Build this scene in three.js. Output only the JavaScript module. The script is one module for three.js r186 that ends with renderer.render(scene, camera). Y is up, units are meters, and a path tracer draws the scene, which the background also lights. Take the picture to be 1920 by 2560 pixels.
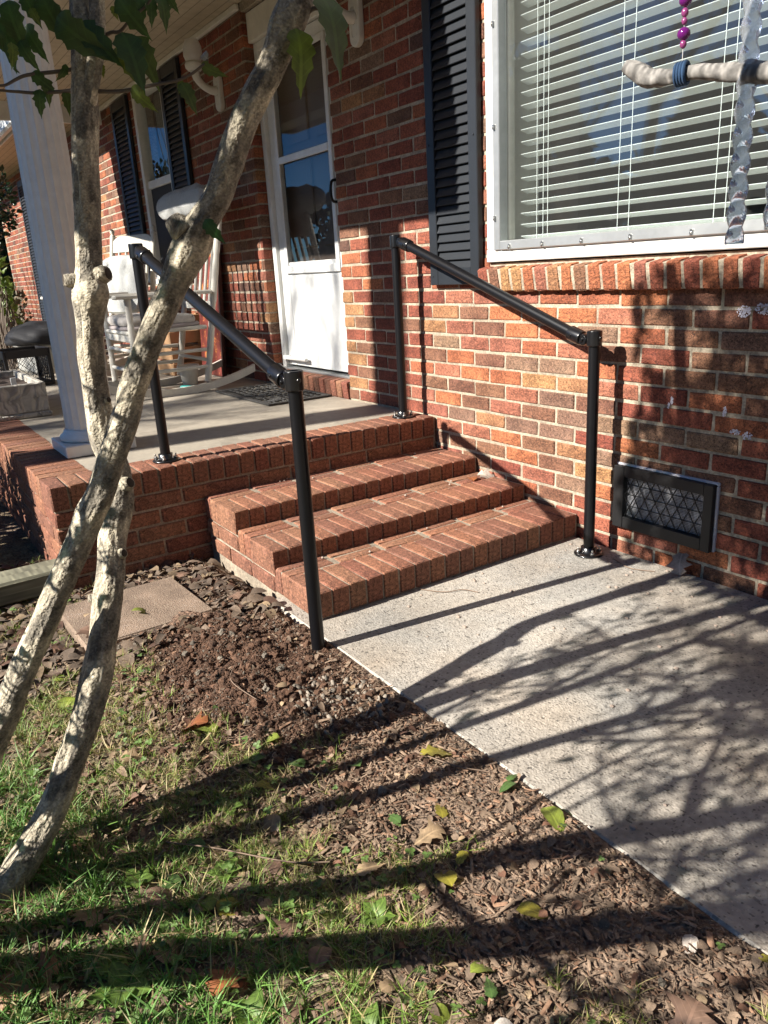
import * as THREE from 'three';
import { Sky } from 'three/addons/objects/Sky.js';
import { mergeGeometries } from 'three/addons/utils/BufferGeometryUtils.js';

// ---------------------------------------------------------------- camera, sky, sun, exposure
const scene = new THREE.Scene();
const camera = new THREE.PerspectiveCamera(67.52, 768 / 1024, 0.05, 900);
camera.position.set(1.9052, 1.1121, 2.3046);
camera.up.set(-0.22357, 0.95085, -0.21426);
camera.lookAt(1.9052 - 0.79855, 1.1121 - 0.30473, 2.3046 - 0.51909);
const toSun = new THREE.Vector3(-0.125, 0.668, 1).normalize();
const sky = new Sky();
sky.name = 'sky'; sky.userData.kind = 'structure'; sky.scale.setScalar(800);
const su = sky.material.uniforms;
su.turbidity.value = 2.2; su.rayleigh.value = .62; su.mieCoefficient.value = 0.004; su.mieDirectionalG.value = 0.8;
su.sunPosition.value.copy(toSun); if (su.cloudCoverage) su.cloudCoverage.value = 0;
scene.add(sky);
scene.environmentIntensity = 0.1;
const sun = new THREE.DirectionalLight(new THREE.Color(1.0, 0.935, 0.845), 5.0);
sun.name = 'sun'; sun.position.copy(toSun).multiplyScalar(30); sun.target.position.set(0, 0, 0);
sun.castShadow = true; sun.shadow.radius = 1; sun.shadow.mapSize.set(4096, 4096);
Object.assign(sun.shadow.camera, { left: -14, right: 14, top: 14, bottom: -14, near: 1, far: 70 });
scene.add(sun, sun.target);
const renderer = new THREE.WebGLRenderer({ antialias: true });
renderer.setSize(768, 1024);
renderer.shadowMap.enabled = true;
renderer.toneMapping = THREE.LinearToneMapping;
renderer.toneMappingExposure = 2.38;

// ---------------------------------------------------------------- helpers
function mulberry(a) { return () => { a |= 0; a = a + 0x6D2B79F5 | 0; let t = Math.imul(a ^ a >>> 15, 1 | a); t = t + Math.imul(t ^ t >>> 7, 61 | t) ^ t; return ((t ^ t >>> 14) >>> 0) / 4294967296; }; }
let rnd = mulberry(11);
const rr = (a, b) => a + (b - a) * rnd();
const V = (x, y, z) => new THREE.Vector3(x, y, z);
const clamp = (v, a = 0, b = 1) => Math.min(b, Math.max(a, v));
const sm = (a, b, x) => { const t = clamp((x - a) / (b - a)); return t * t * (3 - 2 * t); };
const lerp = (a, b, t) => a + (b - a) * t;
function hash(x, y, s) { let h = Math.imul(x, 374761393) + Math.imul(y, 668265263) + Math.imul(s, 974711) | 0; h = Math.imul(h ^ h >>> 13, 1274126177); return ((h ^ h >>> 16) >>> 0) / 4294967296; }
function vnoise(x, y, per, s) {           // tileable value noise
  const xi = Math.floor(x), yi = Math.floor(y); let fx = x - xi, fy = y - yi; fx = fx * fx * (3 - 2 * fx); fy = fy * fy * (3 - 2 * fy);
  const w = (a) => ((a % per) + per) % per; const x0 = w(xi), x1 = w(xi + 1), y0 = w(yi), y1 = w(yi + 1);
  const a = hash(x0, y0, s), b = hash(x1, y0, s), c = hash(x0, y1, s), d = hash(x1, y1, s);
  return a + (b - a) * fx + (c - a) * fy + (a - b - c + d) * fx * fy;
}
function fbm(u, v, per, oct, s, k = .5) { let a = 0, n = 0, w = 1; for (let i = 0; i < oct; i++) { a += w * vnoise(u * per, v * per, per, s + i * 17); n += w; w *= k; per *= 2; } return a / n; }
const noise2 = (x, z, f, s) => vnoise(x * f + 512, z * f + 512, 4096, s);
function tex(n, m, fn, srgb = true) {
  const d = new Uint8Array(n * m * 4);
  for (let y = 0; y < m; y++) for (let x = 0; x < n; x++) { const c = fn(x / n, y / m), i = (y * n + x) * 4; for (let k = 0; k < 3; k++) d[i + k] = clamp(c[k]) * 255; d[i + 3] = 255; }
  const t = new THREE.DataTexture(d, n, m); t.wrapS = t.wrapT = THREE.RepeatWrapping; t.magFilter = THREE.LinearFilter; t.minFilter = THREE.LinearMipmapLinearFilter; t.generateMipmaps = true;
  if (srgb) t.colorSpace = THREE.SRGBColorSpace; t.needsUpdate = true; return t;
}
const gray = (f) => (u, v) => { const a = f(u, v); return [a, a, a]; };
function rep(t, size) { const c = t.clone(); c.repeat.set(1 / size, 1 / size); c.needsUpdate = true; return c; }
const L = (r, g, b) => new THREE.Color().setRGB(r, g, b);
function M(color, o = {}) { const p = { color, roughness: .85, ...o }; const phys = ['clearcoat', 'transmission', 'sheen', 'ior'].some(k => k in p); const m = phys ? new THREE.MeshPhysicalMaterial(p) : new THREE.MeshStandardMaterial(p); return m; }
function muv(g0) {                        // uv in metres from the main direction of each face
  const g = g0.index ? g0.toNonIndexed() : g0; const p = g.attributes.position; const uv = new Float32Array(p.count * 2);
  const a = V(), b = V(), c = V();
  for (let i = 0; i < p.count; i += 3) {
    a.fromBufferAttribute(p, i); b.fromBufferAttribute(p, i + 1); c.fromBufferAttribute(p, i + 2);
    const n = b.clone().sub(a).cross(c.clone().sub(a)); const ax = Math.abs(n.x), ay = Math.abs(n.y), az = Math.abs(n.z);
    [a, b, c].forEach((q, k) => { const [u, v] = az >= ax && az >= ay ? [q.x, q.y] : ax >= ay ? [q.z, q.y] : [q.x, q.z]; uv[(i + k) * 2] = u; uv[(i + k) * 2 + 1] = v; });
  }
  g.setAttribute('uv', new THREE.BufferAttribute(uv, 2)); return g;
}
const clean = (g) => { const q = g.index ? g.toNonIndexed() : g; for (const k of Object.keys(q.attributes)) if (!['position', 'normal', 'uv', 'color'].includes(k)) q.deleteAttribute(k); if (!q.attributes.uv) muv(q); return q; };
const join = (gs) => gs.length === 1 ? clean(gs[0]) : mergeGeometries(gs.map(clean));
function mesh(name, g, m, parent) {
  const o = new THREE.Mesh(Array.isArray(g) ? join(g) : g, m); o.name = name; o.castShadow = o.receiveShadow = true; parent.add(o); return o;
}
const used = {};
const numbered = (n) => { used[n] = (used[n] ?? -1) + 1; return used[n] ? `${n}_${String(used[n]).padStart(3, '0')}` : n; };
function thing(name, label, category, pos = [0, 0, 0], turn = 0, group) {
  const o = new THREE.Group(); o.name = numbered(name); o.position.set(...pos); o.rotation.y = turn; o.userData = { label, category }; if (group) o.userData.group = group; scene.add(o); return o;
}
function tag(o, label, category, group) { o.name = numbered(o.name); o.userData.label = label; o.userData.category = category; if (group) o.userData.group = group; return o; }
function box(x0, x1, y0, y1, z0, z1) { const g = new THREE.BoxGeometry(x1 - x0, y1 - y0, z1 - z0); g.translate((x0 + x1) / 2, (y0 + y1) / 2, (z0 + z1) / 2); return muv(g); }
function quadsToGeo(quads, tris = []) {  // flat shaded
  const p = [];
  for (const [a, b, c, d] of quads) p.push(...a, ...b, ...c, ...a, ...c, ...d);
  for (const [a, b, c] of tris) p.push(...a, ...b, ...c);
  const g = new THREE.BufferGeometry(); g.setAttribute('position', new THREE.Float32BufferAttribute(p, 3)); g.computeVertexNormals(); return muv(g);
}
// box with every edge chamfered, 44 triangles; j: jitter of the corners
function cbox(w, h, d, b, j = 0) {
  const X = w / 2, Y = h / 2, Z = d / 2, K = {};
  for (const sx of [-1, 1]) for (const sy of [-1, 1]) for (const sz of [-1, 1]) {
    const e = () => b * (1 + (j ? rr(-.5, .9) : 0)), o = () => j ? rr(-j, j) : 0; const dx = o(), dy = o(), dz = o();
    K[[sx, sy, sz]] = { x: [sx * X + dx, sy * (Y - e()) + dy, sz * (Z - e()) + dz], y: [sx * (X - e()) + dx, sy * Y + dy, sz * (Z - e()) + dz], z: [sx * (X - e()) + dx, sy * (Y - e()) + dy, sz * Z + dz] };
  }
  const q = [], t = []; const k = (x, y, z, a) => K[[x, y, z]][a];
  for (const s of [-1, 1]) {
    const f = (arr) => q.push(s > 0 ? arr : arr.reverse());
    f([k(s, -1, 1, 'x'), k(s, -1, -1, 'x'), k(s, 1, -1, 'x'), k(s, 1, 1, 'x')]);
    f([k(-1, s, 1, 'y'), k(1, s, 1, 'y'), k(1, s, -1, 'y'), k(-1, s, -1, 'y')]);
    f([k(-1, -1, s, 'z'), k(1, -1, s, 'z'), k(1, 1, s, 'z'), k(-1, 1, s, 'z')]);
  }
  for (const a of [-1, 1]) for (const c of [-1, 1]) {
    const f = (arr, pos) => q.push(pos ? arr : arr.reverse());
    f([k(a, c, -1, 'x'), k(a, c, -1, 'y'), k(a, c, 1, 'y'), k(a, c, 1, 'x')], a * c > 0);      // edges along z
    f([k(a, -1, c, 'z'), k(a, -1, c, 'x'), k(a, 1, c, 'x'), k(a, 1, c, 'z')], a * c > 0);      // along y
    f([k(-1, a, c, 'y'), k(-1, a, c, 'z'), k(1, a, c, 'z'), k(1, a, c, 'y')], a * c > 0);      // along x
  }
  for (const x of [-1, 1]) for (const y of [-1, 1]) for (const z of [-1, 1]) { const c = [k(x, y, z, 'x'), k(x, y, z, 'y'), k(x, y, z, 'z')]; t.push(x * y * z > 0 ? c : c.reverse()); }
  return quadsToGeo(q, t);
}
function cb(x0, x1, y0, y1, z0, z1, b = .004) { const g = cbox(x1 - x0, y1 - y0, z1 - z0, b); g.translate((x0 + x1) / 2, (y0 + y1) / 2, (z0 + z1) / 2); return g; }
// tube along points with a radius for each, optional displacement(t, angle, point)
function tube(pts, rad, seg = 10, disp, caps = true, vlen = 1) {
  const P = pts.map(p => Array.isArray(p) ? V(...p) : p), n = P.length, pos = [], uv = [], idx = []; let N = null, len = 0;
  for (let i = 0; i < n; i++) {
    const T = P[Math.min(n - 1, i + 1)].clone().sub(P[Math.max(0, i - 1)]).normalize();
    if (!N) N = Math.abs(T.y) < .9 ? V(0, 1, 0) : V(1, 0, 0);
    N = N.clone().sub(T.clone().multiplyScalar(N.dot(T))).normalize(); const B = T.clone().cross(N); if (i) len += P[i].distanceTo(P[i - 1]);
    const r = Array.isArray(rad) ? rad[i] : typeof rad === 'function' ? rad(i / (n - 1)) : rad;
    for (let k = 0; k <= seg; k++) { const a = k / seg * Math.PI * 2, q = r * (disp ? disp(i / (n - 1), a % (Math.PI * 2), len) : 1); const d = N.clone().multiplyScalar(Math.cos(a)).addScaledVector(B, Math.sin(a)); pos.push(P[i].x + d.x * q, P[i].y + d.y * q, P[i].z + d.z * q); uv.push(k / seg * 2 * Math.PI * r * vlen, len * vlen); }
  }
  for (let i = 0; i < n - 1; i++) for (let k = 0; k < seg; k++) { const a = i * (seg + 1) + k, b = a + seg + 1; idx.push(a, a + 1, b, b, a + 1, b + 1); }
  if (caps) for (const i of [0, n - 1]) { const c = pos.length / 3; pos.push(P[i].x, P[i].y, P[i].z); uv.push(0, 0); for (let k = 0; k < seg; k++) { const a = i * (seg + 1) + k; i ? idx.push(a, a + 1, c) : idx.push(a + 1, a, c); } }
  const g = new THREE.BufferGeometry(); g.setAttribute('position', new THREE.Float32BufferAttribute(pos, 3)); g.setAttribute('uv', new THREE.Float32BufferAttribute(uv, 2)); g.setIndex(idx); g.computeVertexNormals(); return g;
}
const cyl = (p, q, r, seg = 14, r2 = r) => tube([p, q], [r, r2], seg);
function cappedCyl(p, q, r, b = .003, seg = 18) { // cylinder with rounded ends
  const A = V(...p), D = V(...q).sub(A), l = D.length(); D.normalize(); const at = (t) => A.clone().addScaledVector(D, t).toArray();
  return tube([at(0), at(.0002), at(b), at(l - b), at(l - .0002), at(l)], [r - b, r - b * .9, r, r, r - b * .9, r - b], seg);
}
function lathe(profile, x, z, seg = 24) { const g = new THREE.LatheGeometry(profile.map(([r, y]) => new THREE.Vector2(r, y)), seg); g.translate(x, 0, z); return g; }
function spline(pts, n, kind = 'catmullrom') { return new THREE.CatmullRomCurve3(pts.map(p => Array.isArray(p) ? V(...p) : p), false, kind).getPoints(n); }
function move(g, x, y, z, ry = 0, rx = 0, rz = 0) { const m = new THREE.Matrix4().compose(V(x, y, z), new THREE.Quaternion().setFromEuler(new THREE.Euler(rx, ry, rz, 'YXZ')), V(1, 1, 1)); g.applyMatrix4(m); return g; }

// ---------------------------------------------------------------- textures and materials
const brickCol = tex(512, 512, (u, v) => {
  const a = fbm(u, v, 6, 4, 3), b = fbm(u, v, 48, 3, 9), c = fbm(u, v, 128, 2, 21), st = vnoise(u * 14, v * 40, 40, 77);
  let k = .80 + (a - .5) * .38 + (b - .5) * .34 + (c - .5) * .22; const pit = c < .3 ? .72 : 1; k *= pit; const lite = c > .76 ? .22 : 0;
  return [k + lite, k * (1 + (a - .5) * .08) + lite * .9, k * (1 + (a - .5) * .10) + lite * .75 + (st > .85 ? .03 : 0)];
});
const brickBump = tex(512, 512, gray((u, v) => {
  const w = fbm(u, v, 12, 2, 5) * .1; const r1 = 1 - Math.abs(2 * vnoise((u + w) * 26, (v + w) * 58, 2048, 31) - 1), r2 = fbm(u, v, 96, 2, 13);
  return .5 + (r2 - .5) * .5 - Math.pow(r1, 5) * .42;
}), false);
const mortarTex = tex(256, 256, (u, v) => { const a = fbm(u, v, 8, 4, 41), b = fbm(u, v, 64, 2, 42); const k = .82 + (a - .5) * .3 + (b - .5) * .3; return [k, k * .985, k * .95]; });
const BC = rep(brickCol, .4), BB = rep(brickBump, .4), MT = rep(mortarTex, .35);
const BRICK = { R: [.27, .075, .043], O: [.38, .125, .055], P: [.33, .118, .072], B: [.22, .1, .058], G: [.25, .145, .092], T: [.38, .19, .085], D: [.14, .068, .046], S: [.30, .122, .07], s: [.285, .128, .075] };
const brickMats = {};
const br = 1.22;
for (const [k, c] of Object.entries(BRICK)) brickMats[k] = [.9, 1, 1.1].map((f, i) => M(L(c[0] * f * br, c[1] * f * br * (1 + (i - 1) * .05), c[2] * f * br), { map: BC, bumpMap: BB, bumpScale: 'Ss'.includes(k) ? .0018 : .0035, roughness: .9 }));
const bm = (k) => brickMats[k][Math.floor(rnd() * 3)];
const mortar = M(L(.53, .465, .375), { map: MT, bumpMap: MT, bumpScale: .003, roughness: .95 });
const mortarGrey = M(L(.44, .38, .31), { map: MT, bumpMap: MT, bumpScale: .003, roughness: .95 });
const concTex = tex(2048, 2048, (u, v) => {
  const a = fbm(u, v, 5, 5, 51), b = fbm(u, v, 160, 2, 52), c = vnoise(u * 340, v * 340, 340, 53), d = vnoise(u * 230, v * 230, 230, 54);
  let k = .80 + (a - .5) * .26 + (b - .5) * .16; if (c > .84) k *= .55 + d * .3; if (d < .1) k *= .8; if (c < .07) k *= 1.12; const warm = (fbm(u, v, 9, 3, 57) - .5) * .07;
  return [k * (1 + warm), k * .98, k * (.94 - warm)];
});
const concBump = tex(512, 512, gray((u, v) => .5 + (fbm(u, v, 120, 2, 52) - .5) * .8), false);
const walkMat = M(L(.56, .535, .505), { map: rep(concTex, 1.9), bumpMap: rep(concBump, .5), bumpScale: .0025, roughness: .93 });
const slabTex = tex(1024, 1024, (u, v) => { const a = fbm(u, v, 4, 5, 61), b = fbm(u, v, 90, 2, 62), c = fbm(u, v, 14, 3, 63); const k = .86 + (a - .5) * .2 + (b - .5) * .08 - (c > .66 ? .06 : 0); return [k, k * .975, k * .93]; });
const slabMat = M(L(.50, .47, .42), { map: rep(slabTex, 2.3), bumpMap: rep(concBump, .6), bumpScale: .001, roughness: .75 });
const paintTex = tex(512, 512, (u, v) => { const a = fbm(u, v, 5, 4, 71), b = fbm(u, v, 40, 3, 72); const k = .93 + (a - .5) * .1 + (b - .5) * .06; return [k, k, k * .985]; });
const PT = rep(paintTex, .8);
const white = M(L(.80, .80, .79), { map: PT, roughness: .42 }), whiteOld = M(L(.74, .72, .66), { map: PT, roughness: .6 }), whiteGloss = M(L(.82, .83, .84), { map: PT, roughness: .3 });
const columnMat = M(L(.80, .80, .79), { map: PT, roughness: .45 });
const blackGloss = M(L(.005, .005, .0062), { roughness: .36, clearcoat: .15, clearcoatRoughness: .2, specularIntensity: .6 });
const blackCast = M(L(.005, .005, .006), { roughness: .3, clearcoat: .5, clearcoatRoughness: .1 });
const zinc = M(L(.62, .62, .6), { metalness: 1, roughness: .3 });
const shutterMat = M(L(.02, .024, .031), { roughness: .42, map: PT });
const alum = M(L(.56, .58, .6), { metalness: .75, roughness: .42, map: PT });
const glass = M(L(.97, .995, .985), { transmission: 1, thickness: 0, roughness: .01, ior: 1.5, side: THREE.DoubleSide });
const soffitTex = tex(256, 256, (u, v) => { const g = Math.abs(((v * 4) % 1) - .5) > .46 ? .72 : 1; const a = .93 + (fbm(u, v, 6, 3, 81) - .5) * .12; return [a * g, a * g * .98, a * g * .93]; });
const soffitMat = M(L(.55, .50, .40), { map: rep(soffitTex, .3), roughness: .7 });
const dark = M(L(.03, .028, .027), { roughness: .9 }), roomMat = M(L(.38, .37, .33), { roughness: .95 }), floorMat = M(L(.12, .08, .05), { roughness: .6 });
const roofMat = M(L(.07, .065, .06), { roughness: .95 });

// ---------------------------------------------------------------- the house: brick wall, openings, soffits
const house = thing('brick_house', 'red and brown brick house wall with white trim, black shutters and a covered porch', 'house');
const CH = .0677, BJ = .1016, cy = (c) => 1.0287 - CH * c;      // course centres, half-brick module
const PORCH = .388;
const holes = [[-.70, 1.30, 1.104, 2.42], [-2.90, -1.936, PORCH - .02, 2.60], [-5.10, -4.36, 1.12, 2.60]];
const wallX0 = -12.4, wallX1 = 2.4, wallY0 = -.1, wallY1 = 2.66;
{ // mortar body round the openings, a little behind the brick faces
  const xs = [...new Set([wallX0, wallX1, ...holes.flatMap(h => [h[0] - .006, h[1] + .006])])].sort((a, b) => a - b), gs = [];
  for (let i = 0; i < xs.length - 1; i++) {
    const xm = (xs[i] + xs[i + 1]) / 2, h = holes.find(q => xm > q[0] - .006 && xm < q[1] + .006);
    const spans = h ? [[wallY0, h[2] - .006], [h[3] + .006, wallY1]] : [[wallY0, wallY1]];
    for (const [a, b] of spans) gs.push(box(xs[i], xs[i + 1], a, b, -.16, -.0045));
  }
  var wall = mesh('wall', gs, mortar, house);
}
const rows = { // brick colours read along each course, from its first joint on
  1: [-20, 'TRBRRPPPOOOBBR'], 2: [-19, 'TRRRTBOOOPBBRR'], 3: [-20, 'TBRBTPBOOGOBGB'], 4: [-19, 'RRRRGPPOPBRBBR'], 5: [-20, 'TBRRBOBGGORBBR'], 6: [-19, 'TRROPOOTTPROBD'],
  7: [-20, 'RBRRBBBPGBRROR'], 8: [-19, 'TRRPOBPBGGGGRR'], 9: [-20, 'BRRRPGTGGRORRB'], 10: [-11, 'PPOBTGBBRDR'], 11: [-10, 'BBOBTRBBRR'], 12: [-9, 'BRPGORBRRR'], 13: [-8, 'POBRPRRRRR'], 14: [-7, 'OBRRPORRRR'], 15: [-8, 'RBORPOBRRR'],
};
const wallGeos = Array.from({ length: 8 }, () => { const g = cbox(.193, .0575, .09, .0035, .0016); const u = g.attributes.uv, a = rnd(), b = rnd(); for (let i = 0; i < u.count; i++) u.setXY(i, u.getX(i) + a, u.getY(i) + b); return g; });
const wallBricks = [];
for (let c = -24; c <= 16; c++) {
  const odd = Math.abs(c) % 2 === 1, y = cy(c);
  for (let j = -122; j < 24; j++) {
    if ((Math.abs(j) % 2 === 0) !== odd) continue;
    let parts = [[j * BJ + .005, (j + 2) * BJ - .005]];
    for (const h of holes) if (y + .03 > h[2] && y - .03 < h[3]) parts = parts.flatMap(([a, b]) => { const o = []; if (a < h[0]) o.push([a, Math.min(b, h[0])]); if (b > h[1]) o.push([Math.max(a, h[1]), b]); return o; });
    for (const [a, b] of parts) {
      if (b - a < .025 || y + .03 > wallY1) continue;
      const r = rows[c], q = rnd(); let k = r && (j - r[0]) / 2 >= 0 ? r[1][Math.floor((j - r[0]) / 2)] : null;
      if (!k) k = q < .46 ? 'R' : q < .62 ? 'O' : q < .76 ? 'P' : q < .9 ? 'B' : q < .94 ? 'G' : q < .97 ? 'T' : 'D';
      wallBricks.push({ a, b, y, k });
    }
  }
}
function fill(list, max, parent, geos, place, name = 'brick') {      // the pieces that show largest as parts, the rest joined
  list.sort((p, q) => q.show - p.show);
  list.slice(0, max).forEach((b) => { const m = new THREE.Mesh(geos[Math.floor(rnd() * geos.length)], bm(b.k)); m.name = name; m.castShadow = m.receiveShadow = true; place(m, b); parent.add(m); });
  const byMat = {};
  for (const b of list.slice(max)) { const m = new THREE.Object3D(); place(m, b); m.updateMatrix(); (byMat[b.k] ||= []).push(geos[Math.floor(rnd() * geos.length)].clone().applyMatrix4(m.matrix)); }
  return byMat;
}
const camP = camera.position;
for (const b of wallBricks) { const dx = (b.a + b.b) / 2 - camP.x, dz = camP.z, dy = b.y - camP.y; const d = Math.hypot(dx, dy, dz); b.show = (b.b - b.a) * dz / (d * d * d) * (b.y > 2.22 - .0 && b.a > -2 ? .02 : 1) * (b.a > .72 ? .01 : 1) * (b.a < -1.94 && b.a > -2.9 ? .3 : 1); }
{
  const rest = fill(wallBricks, 300, wall, wallGeos, (m, b) => { m.position.set((b.a + b.b) / 2, b.y + rr(-.0012, .0012), -.045 + rr(-.0015, .0012)); m.scale.x = (b.b - b.a) / .193; m.rotation.z = rr(-.004, .004); });
  for (const k of Object.keys(rest)) { const o = mesh('bricks', mergeGeometries(rest[k]), brickMats[k][1], wall); o.userData.kind = 'stuff'; }
}
{ // sloped rowlock sill under the picture window
  const s = mesh('window_sill', (() => { const q = cbox(2.045, .088, .182, .002); move(q, .2975, 1.047, -.055, 0, .17); return q; })(), mortar, house);
  const ks = 'RBTTOPTOBOOOPROROORORPOBRORTBO'; const gs = Array.from({ length: 5 }, () => cbox(.0582, .095, .19, .005, .0016));
  for (let i = 0; i < 30; i++) { const m = mesh('brick', gs[i % 5], bm(ks[i]), s); m.position.set(-.70 + .0677 * i, 1.048 + rr(-.001, .001), -.055); m.rotation.x = .17; }
}
{ // door sill of rowlocks
  const s = mesh('door_sill', box(-2.895, -1.94, PORCH - .01, .478, -.15, -.004), mortarGrey, house);
  const gs = Array.from({ length: 5 }, () => cbox(.0585, .1, .19, .005, .0015));
  for (let i = 0; i < 14; i++) { const m = mesh('brick', gs[i % 5], bm('sPsS'[i % 4]), s); m.position.set(-2.86 + .0685 * i, .441, -.083); m.rotation.x = .1; }
}
{ // picture window
  const w = new THREE.Group(); w.name = 'picture_window'; house.add(w);
  const x0 = -.70, x1 = 1.30, y0 = 1.104, y1 = 2.42;
  mesh('trim', [cb(x0, x0 + .062, y0 + .051, y1, -.06, .012, .003), cb(x1 - .062, x1, y0 + .051, y1, -.06, .012, .003), cb(x0, x1, y0, y0 + .05, -.06, .016, .003), cb(x0 + .063, x1 - .063, y1 - .05, y1, -.06, .012, .003)], white, w);
  mesh('frame', [cb(x0 + .056, x0 + .094, y0 + .046, y1 - .04, -.02, .026, .003), cb(x1 - .094, x1 - .056, y0 + .046, y1 - .04, -.02, .026, .003), cb(x0 + .095, x1 - .095, y0 + .046, y0 + .082, -.02, .028, .003), cb(x0 + .095, x1 - .095, y1 - .08, y1 - .04, -.02, .026, .003)], alum, w);
  for (const [x, y] of [[-.545, 1.166], [-.36, 1.166], [-.16, 1.166], [.06, 1.166], [.3, 1.166], [.55, 1.166], [.8, 1.166], [-.632, 1.28], [-.632, 1.62], [-.632, 1.98]])
    mesh('clip', [cb(x - .005, x + .005, y - .014, y + .006, .0285, .034, .001), cappedCyl([x, y - .006, .034], [x, y - .006, .038], .0042, .001, 8)], zinc, w);
  mesh('pane', new THREE.PlaneGeometry(x1 - x0 - .19, y1 - y0 - .164).translate((x0 + x1) / 2, (y0 + y1) / 2, -.006), M(L(.95, .98, .98), { transmission: .982, thickness: 0, roughness: .01, ior: 1.68, side: THREE.DoubleSide }), w);
  mesh('sash', [cb(x0 + .064, x0 + .082, y0 + .052, y1 - .052, -.074, -.036, .003), cb(x0 + .083, x1 - .083, y0 + .052, y0 + .072, -.074, -.036, .003), cb(x1 - .082, x1 - .064, y0 + .052, y1 - .052, -.074, -.036, .003)], whiteOld, w);
  mesh('inner_pane', new THREE.PlaneGeometry(x1 - x0 - .168, y1 - y0 - .13).translate((x0 + x1) / 2, (y0 + y1) / 2 + .008, -.055), glass, w);
  mesh('jamb', [box(x0 + .002, x0 + .03, y0 + .051, y1, -.26, -.0605), box(x1 - .03, x1 - .002, y0 + .051, y1, -.26, -.0605), box(x0 + .03, x1 - .03, y0 + .03, y0 + .05, -.26, -.0605), box(x0 + .03, x1 - .03, y1 - .05, y1 - .03, -.26, -.0605)], whiteOld, w);
}
// the rooms behind the openings, so that only the windows let light in
mesh('inner_wall', [box(-12.4, 2.4, -.1, 2.7, -4.4, -4.3), box(-12.5, -12.41, -.1, 2.7, -4.4, -.165), box(2.41, 2.5, -.1, 2.7, -4.4, 0), box(-1.8, -1.72, .3, 2.66, -4.29, -.165), box(-12.4, 2.4, 2.67, 2.72, -4.29, -.01)], roomMat, house);
mesh('room_floor', box(-12.4, 2.4, .3, .36, -4.29, -.165), floorMat, house);
{ // storm door and the dark inner door behind it
  const d = new THREE.Group(); d.name = 'storm_door'; house.add(d);
  const x0 = -2.89, x1 = -1.946, yb = .505, yt = 2.40, z = -.088;
  mesh('casing', [cb(-2.894, -2.845, yb - .005, 2.44, -.14, -.062, .003), cb(-1.99, -1.941, yb - .005, 2.44, -.14, -.062, .003), cb(-2.844, -1.991, 2.395, 2.44, -.14, -.062, .003)], white, d);
  mesh('transom', [cb(-2.894, -1.941, 2.441, 2.60, -.12, -.03, .004)], whiteOld, d);
  const fx0 = -2.842, fx1 = -1.993;
  mesh('leaf', [cb(fx0, fx0 + .105, yb + .012, yt - .01, z - .03, z, .003), cb(fx1 - .105, fx1, yb + .012, yt - .01, z - .03, z, .003), cb(fx0 + .106, fx1 - .106, 1.13, 1.17, z - .03, z, .003), cb(fx0 + .106, fx1 - .106, yt - .09, yt - .01, z - .03, z, .003), cb(fx0 + .106, fx1 - .106, yb + .012, 1.129, z - .03, z - .003, .002)], whiteGloss, d);
  mesh('glazing_bead', [cb(fx0 + .085, fx0 + .122, 1.10, yt - .08, z + .0005, z + .012, .003), cb(fx1 - .122, fx1 - .085, 1.10, yt - .08, z + .0005, z + .012, .003), cb(fx0 + .123, fx1 - .123, 1.10, 1.145, z + .0005, z + .012, .003), cb(fx0 + .123, fx1 - .123, 1.745, 1.785, z + .0005, z + .014, .003), cb(fx0 + .123, fx1 - .123, yt - .115, yt - .08, z + .0005, z + .012, .003)], whiteGloss, d);
  mesh('pane', [new THREE.PlaneGeometry(fx1 - fx0 - .21, .61).translate((fx0 + fx1) / 2, 1.448, z - .008), new THREE.PlaneGeometry(fx1 - fx0 - .21, .54).translate((fx0 + fx1) / 2, 2.045, z - .008)], glass, d);
  mesh('handle', [cb(fx1 - .062, fx1 - .038, 1.45, 1.60, z + .001, z + .012, .003), tube(spline([[fx1 - .05, 1.47, z + .01], [fx1 - .05, 1.475, z + .045], [fx1 - .05, 1.52, z + .055], [fx1 - .05, 1.575, z + .045], [fx1 - .05, 1.585, z + .01]], 14), .008, 8)], blackGloss, d);
  mesh('door_closer', [cappedCyl([fx0 + .03, yb + .06, z + .03], [fx0 + .3, yb + .06, z + .03], .014, .003, 10), cb(fx0 - .01, fx0 + .03, yb + .045, yb + .075, z + .001, z + .044, .003)], white, d);
  mesh('threshold', cb(-2.893, -1.942, .488, .5, -.16, -.055, .002), alum, d);
  mesh('inner_door', [cb(-2.88, -1.955, yb - .003, 2.43, -.2, -.165, .004), ...[[-2.8, -2.46], [-2.37, -2.03]].flatMap(([a, b]) => [[.62, 1.15], [1.25, 1.75], [1.85, 2.3]].map(([c, e]) => cb(a, b, c, e, -.166, -.152, .008)))], M(L(.05, .035, .028), { roughness: .5 }), d);
}
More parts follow.
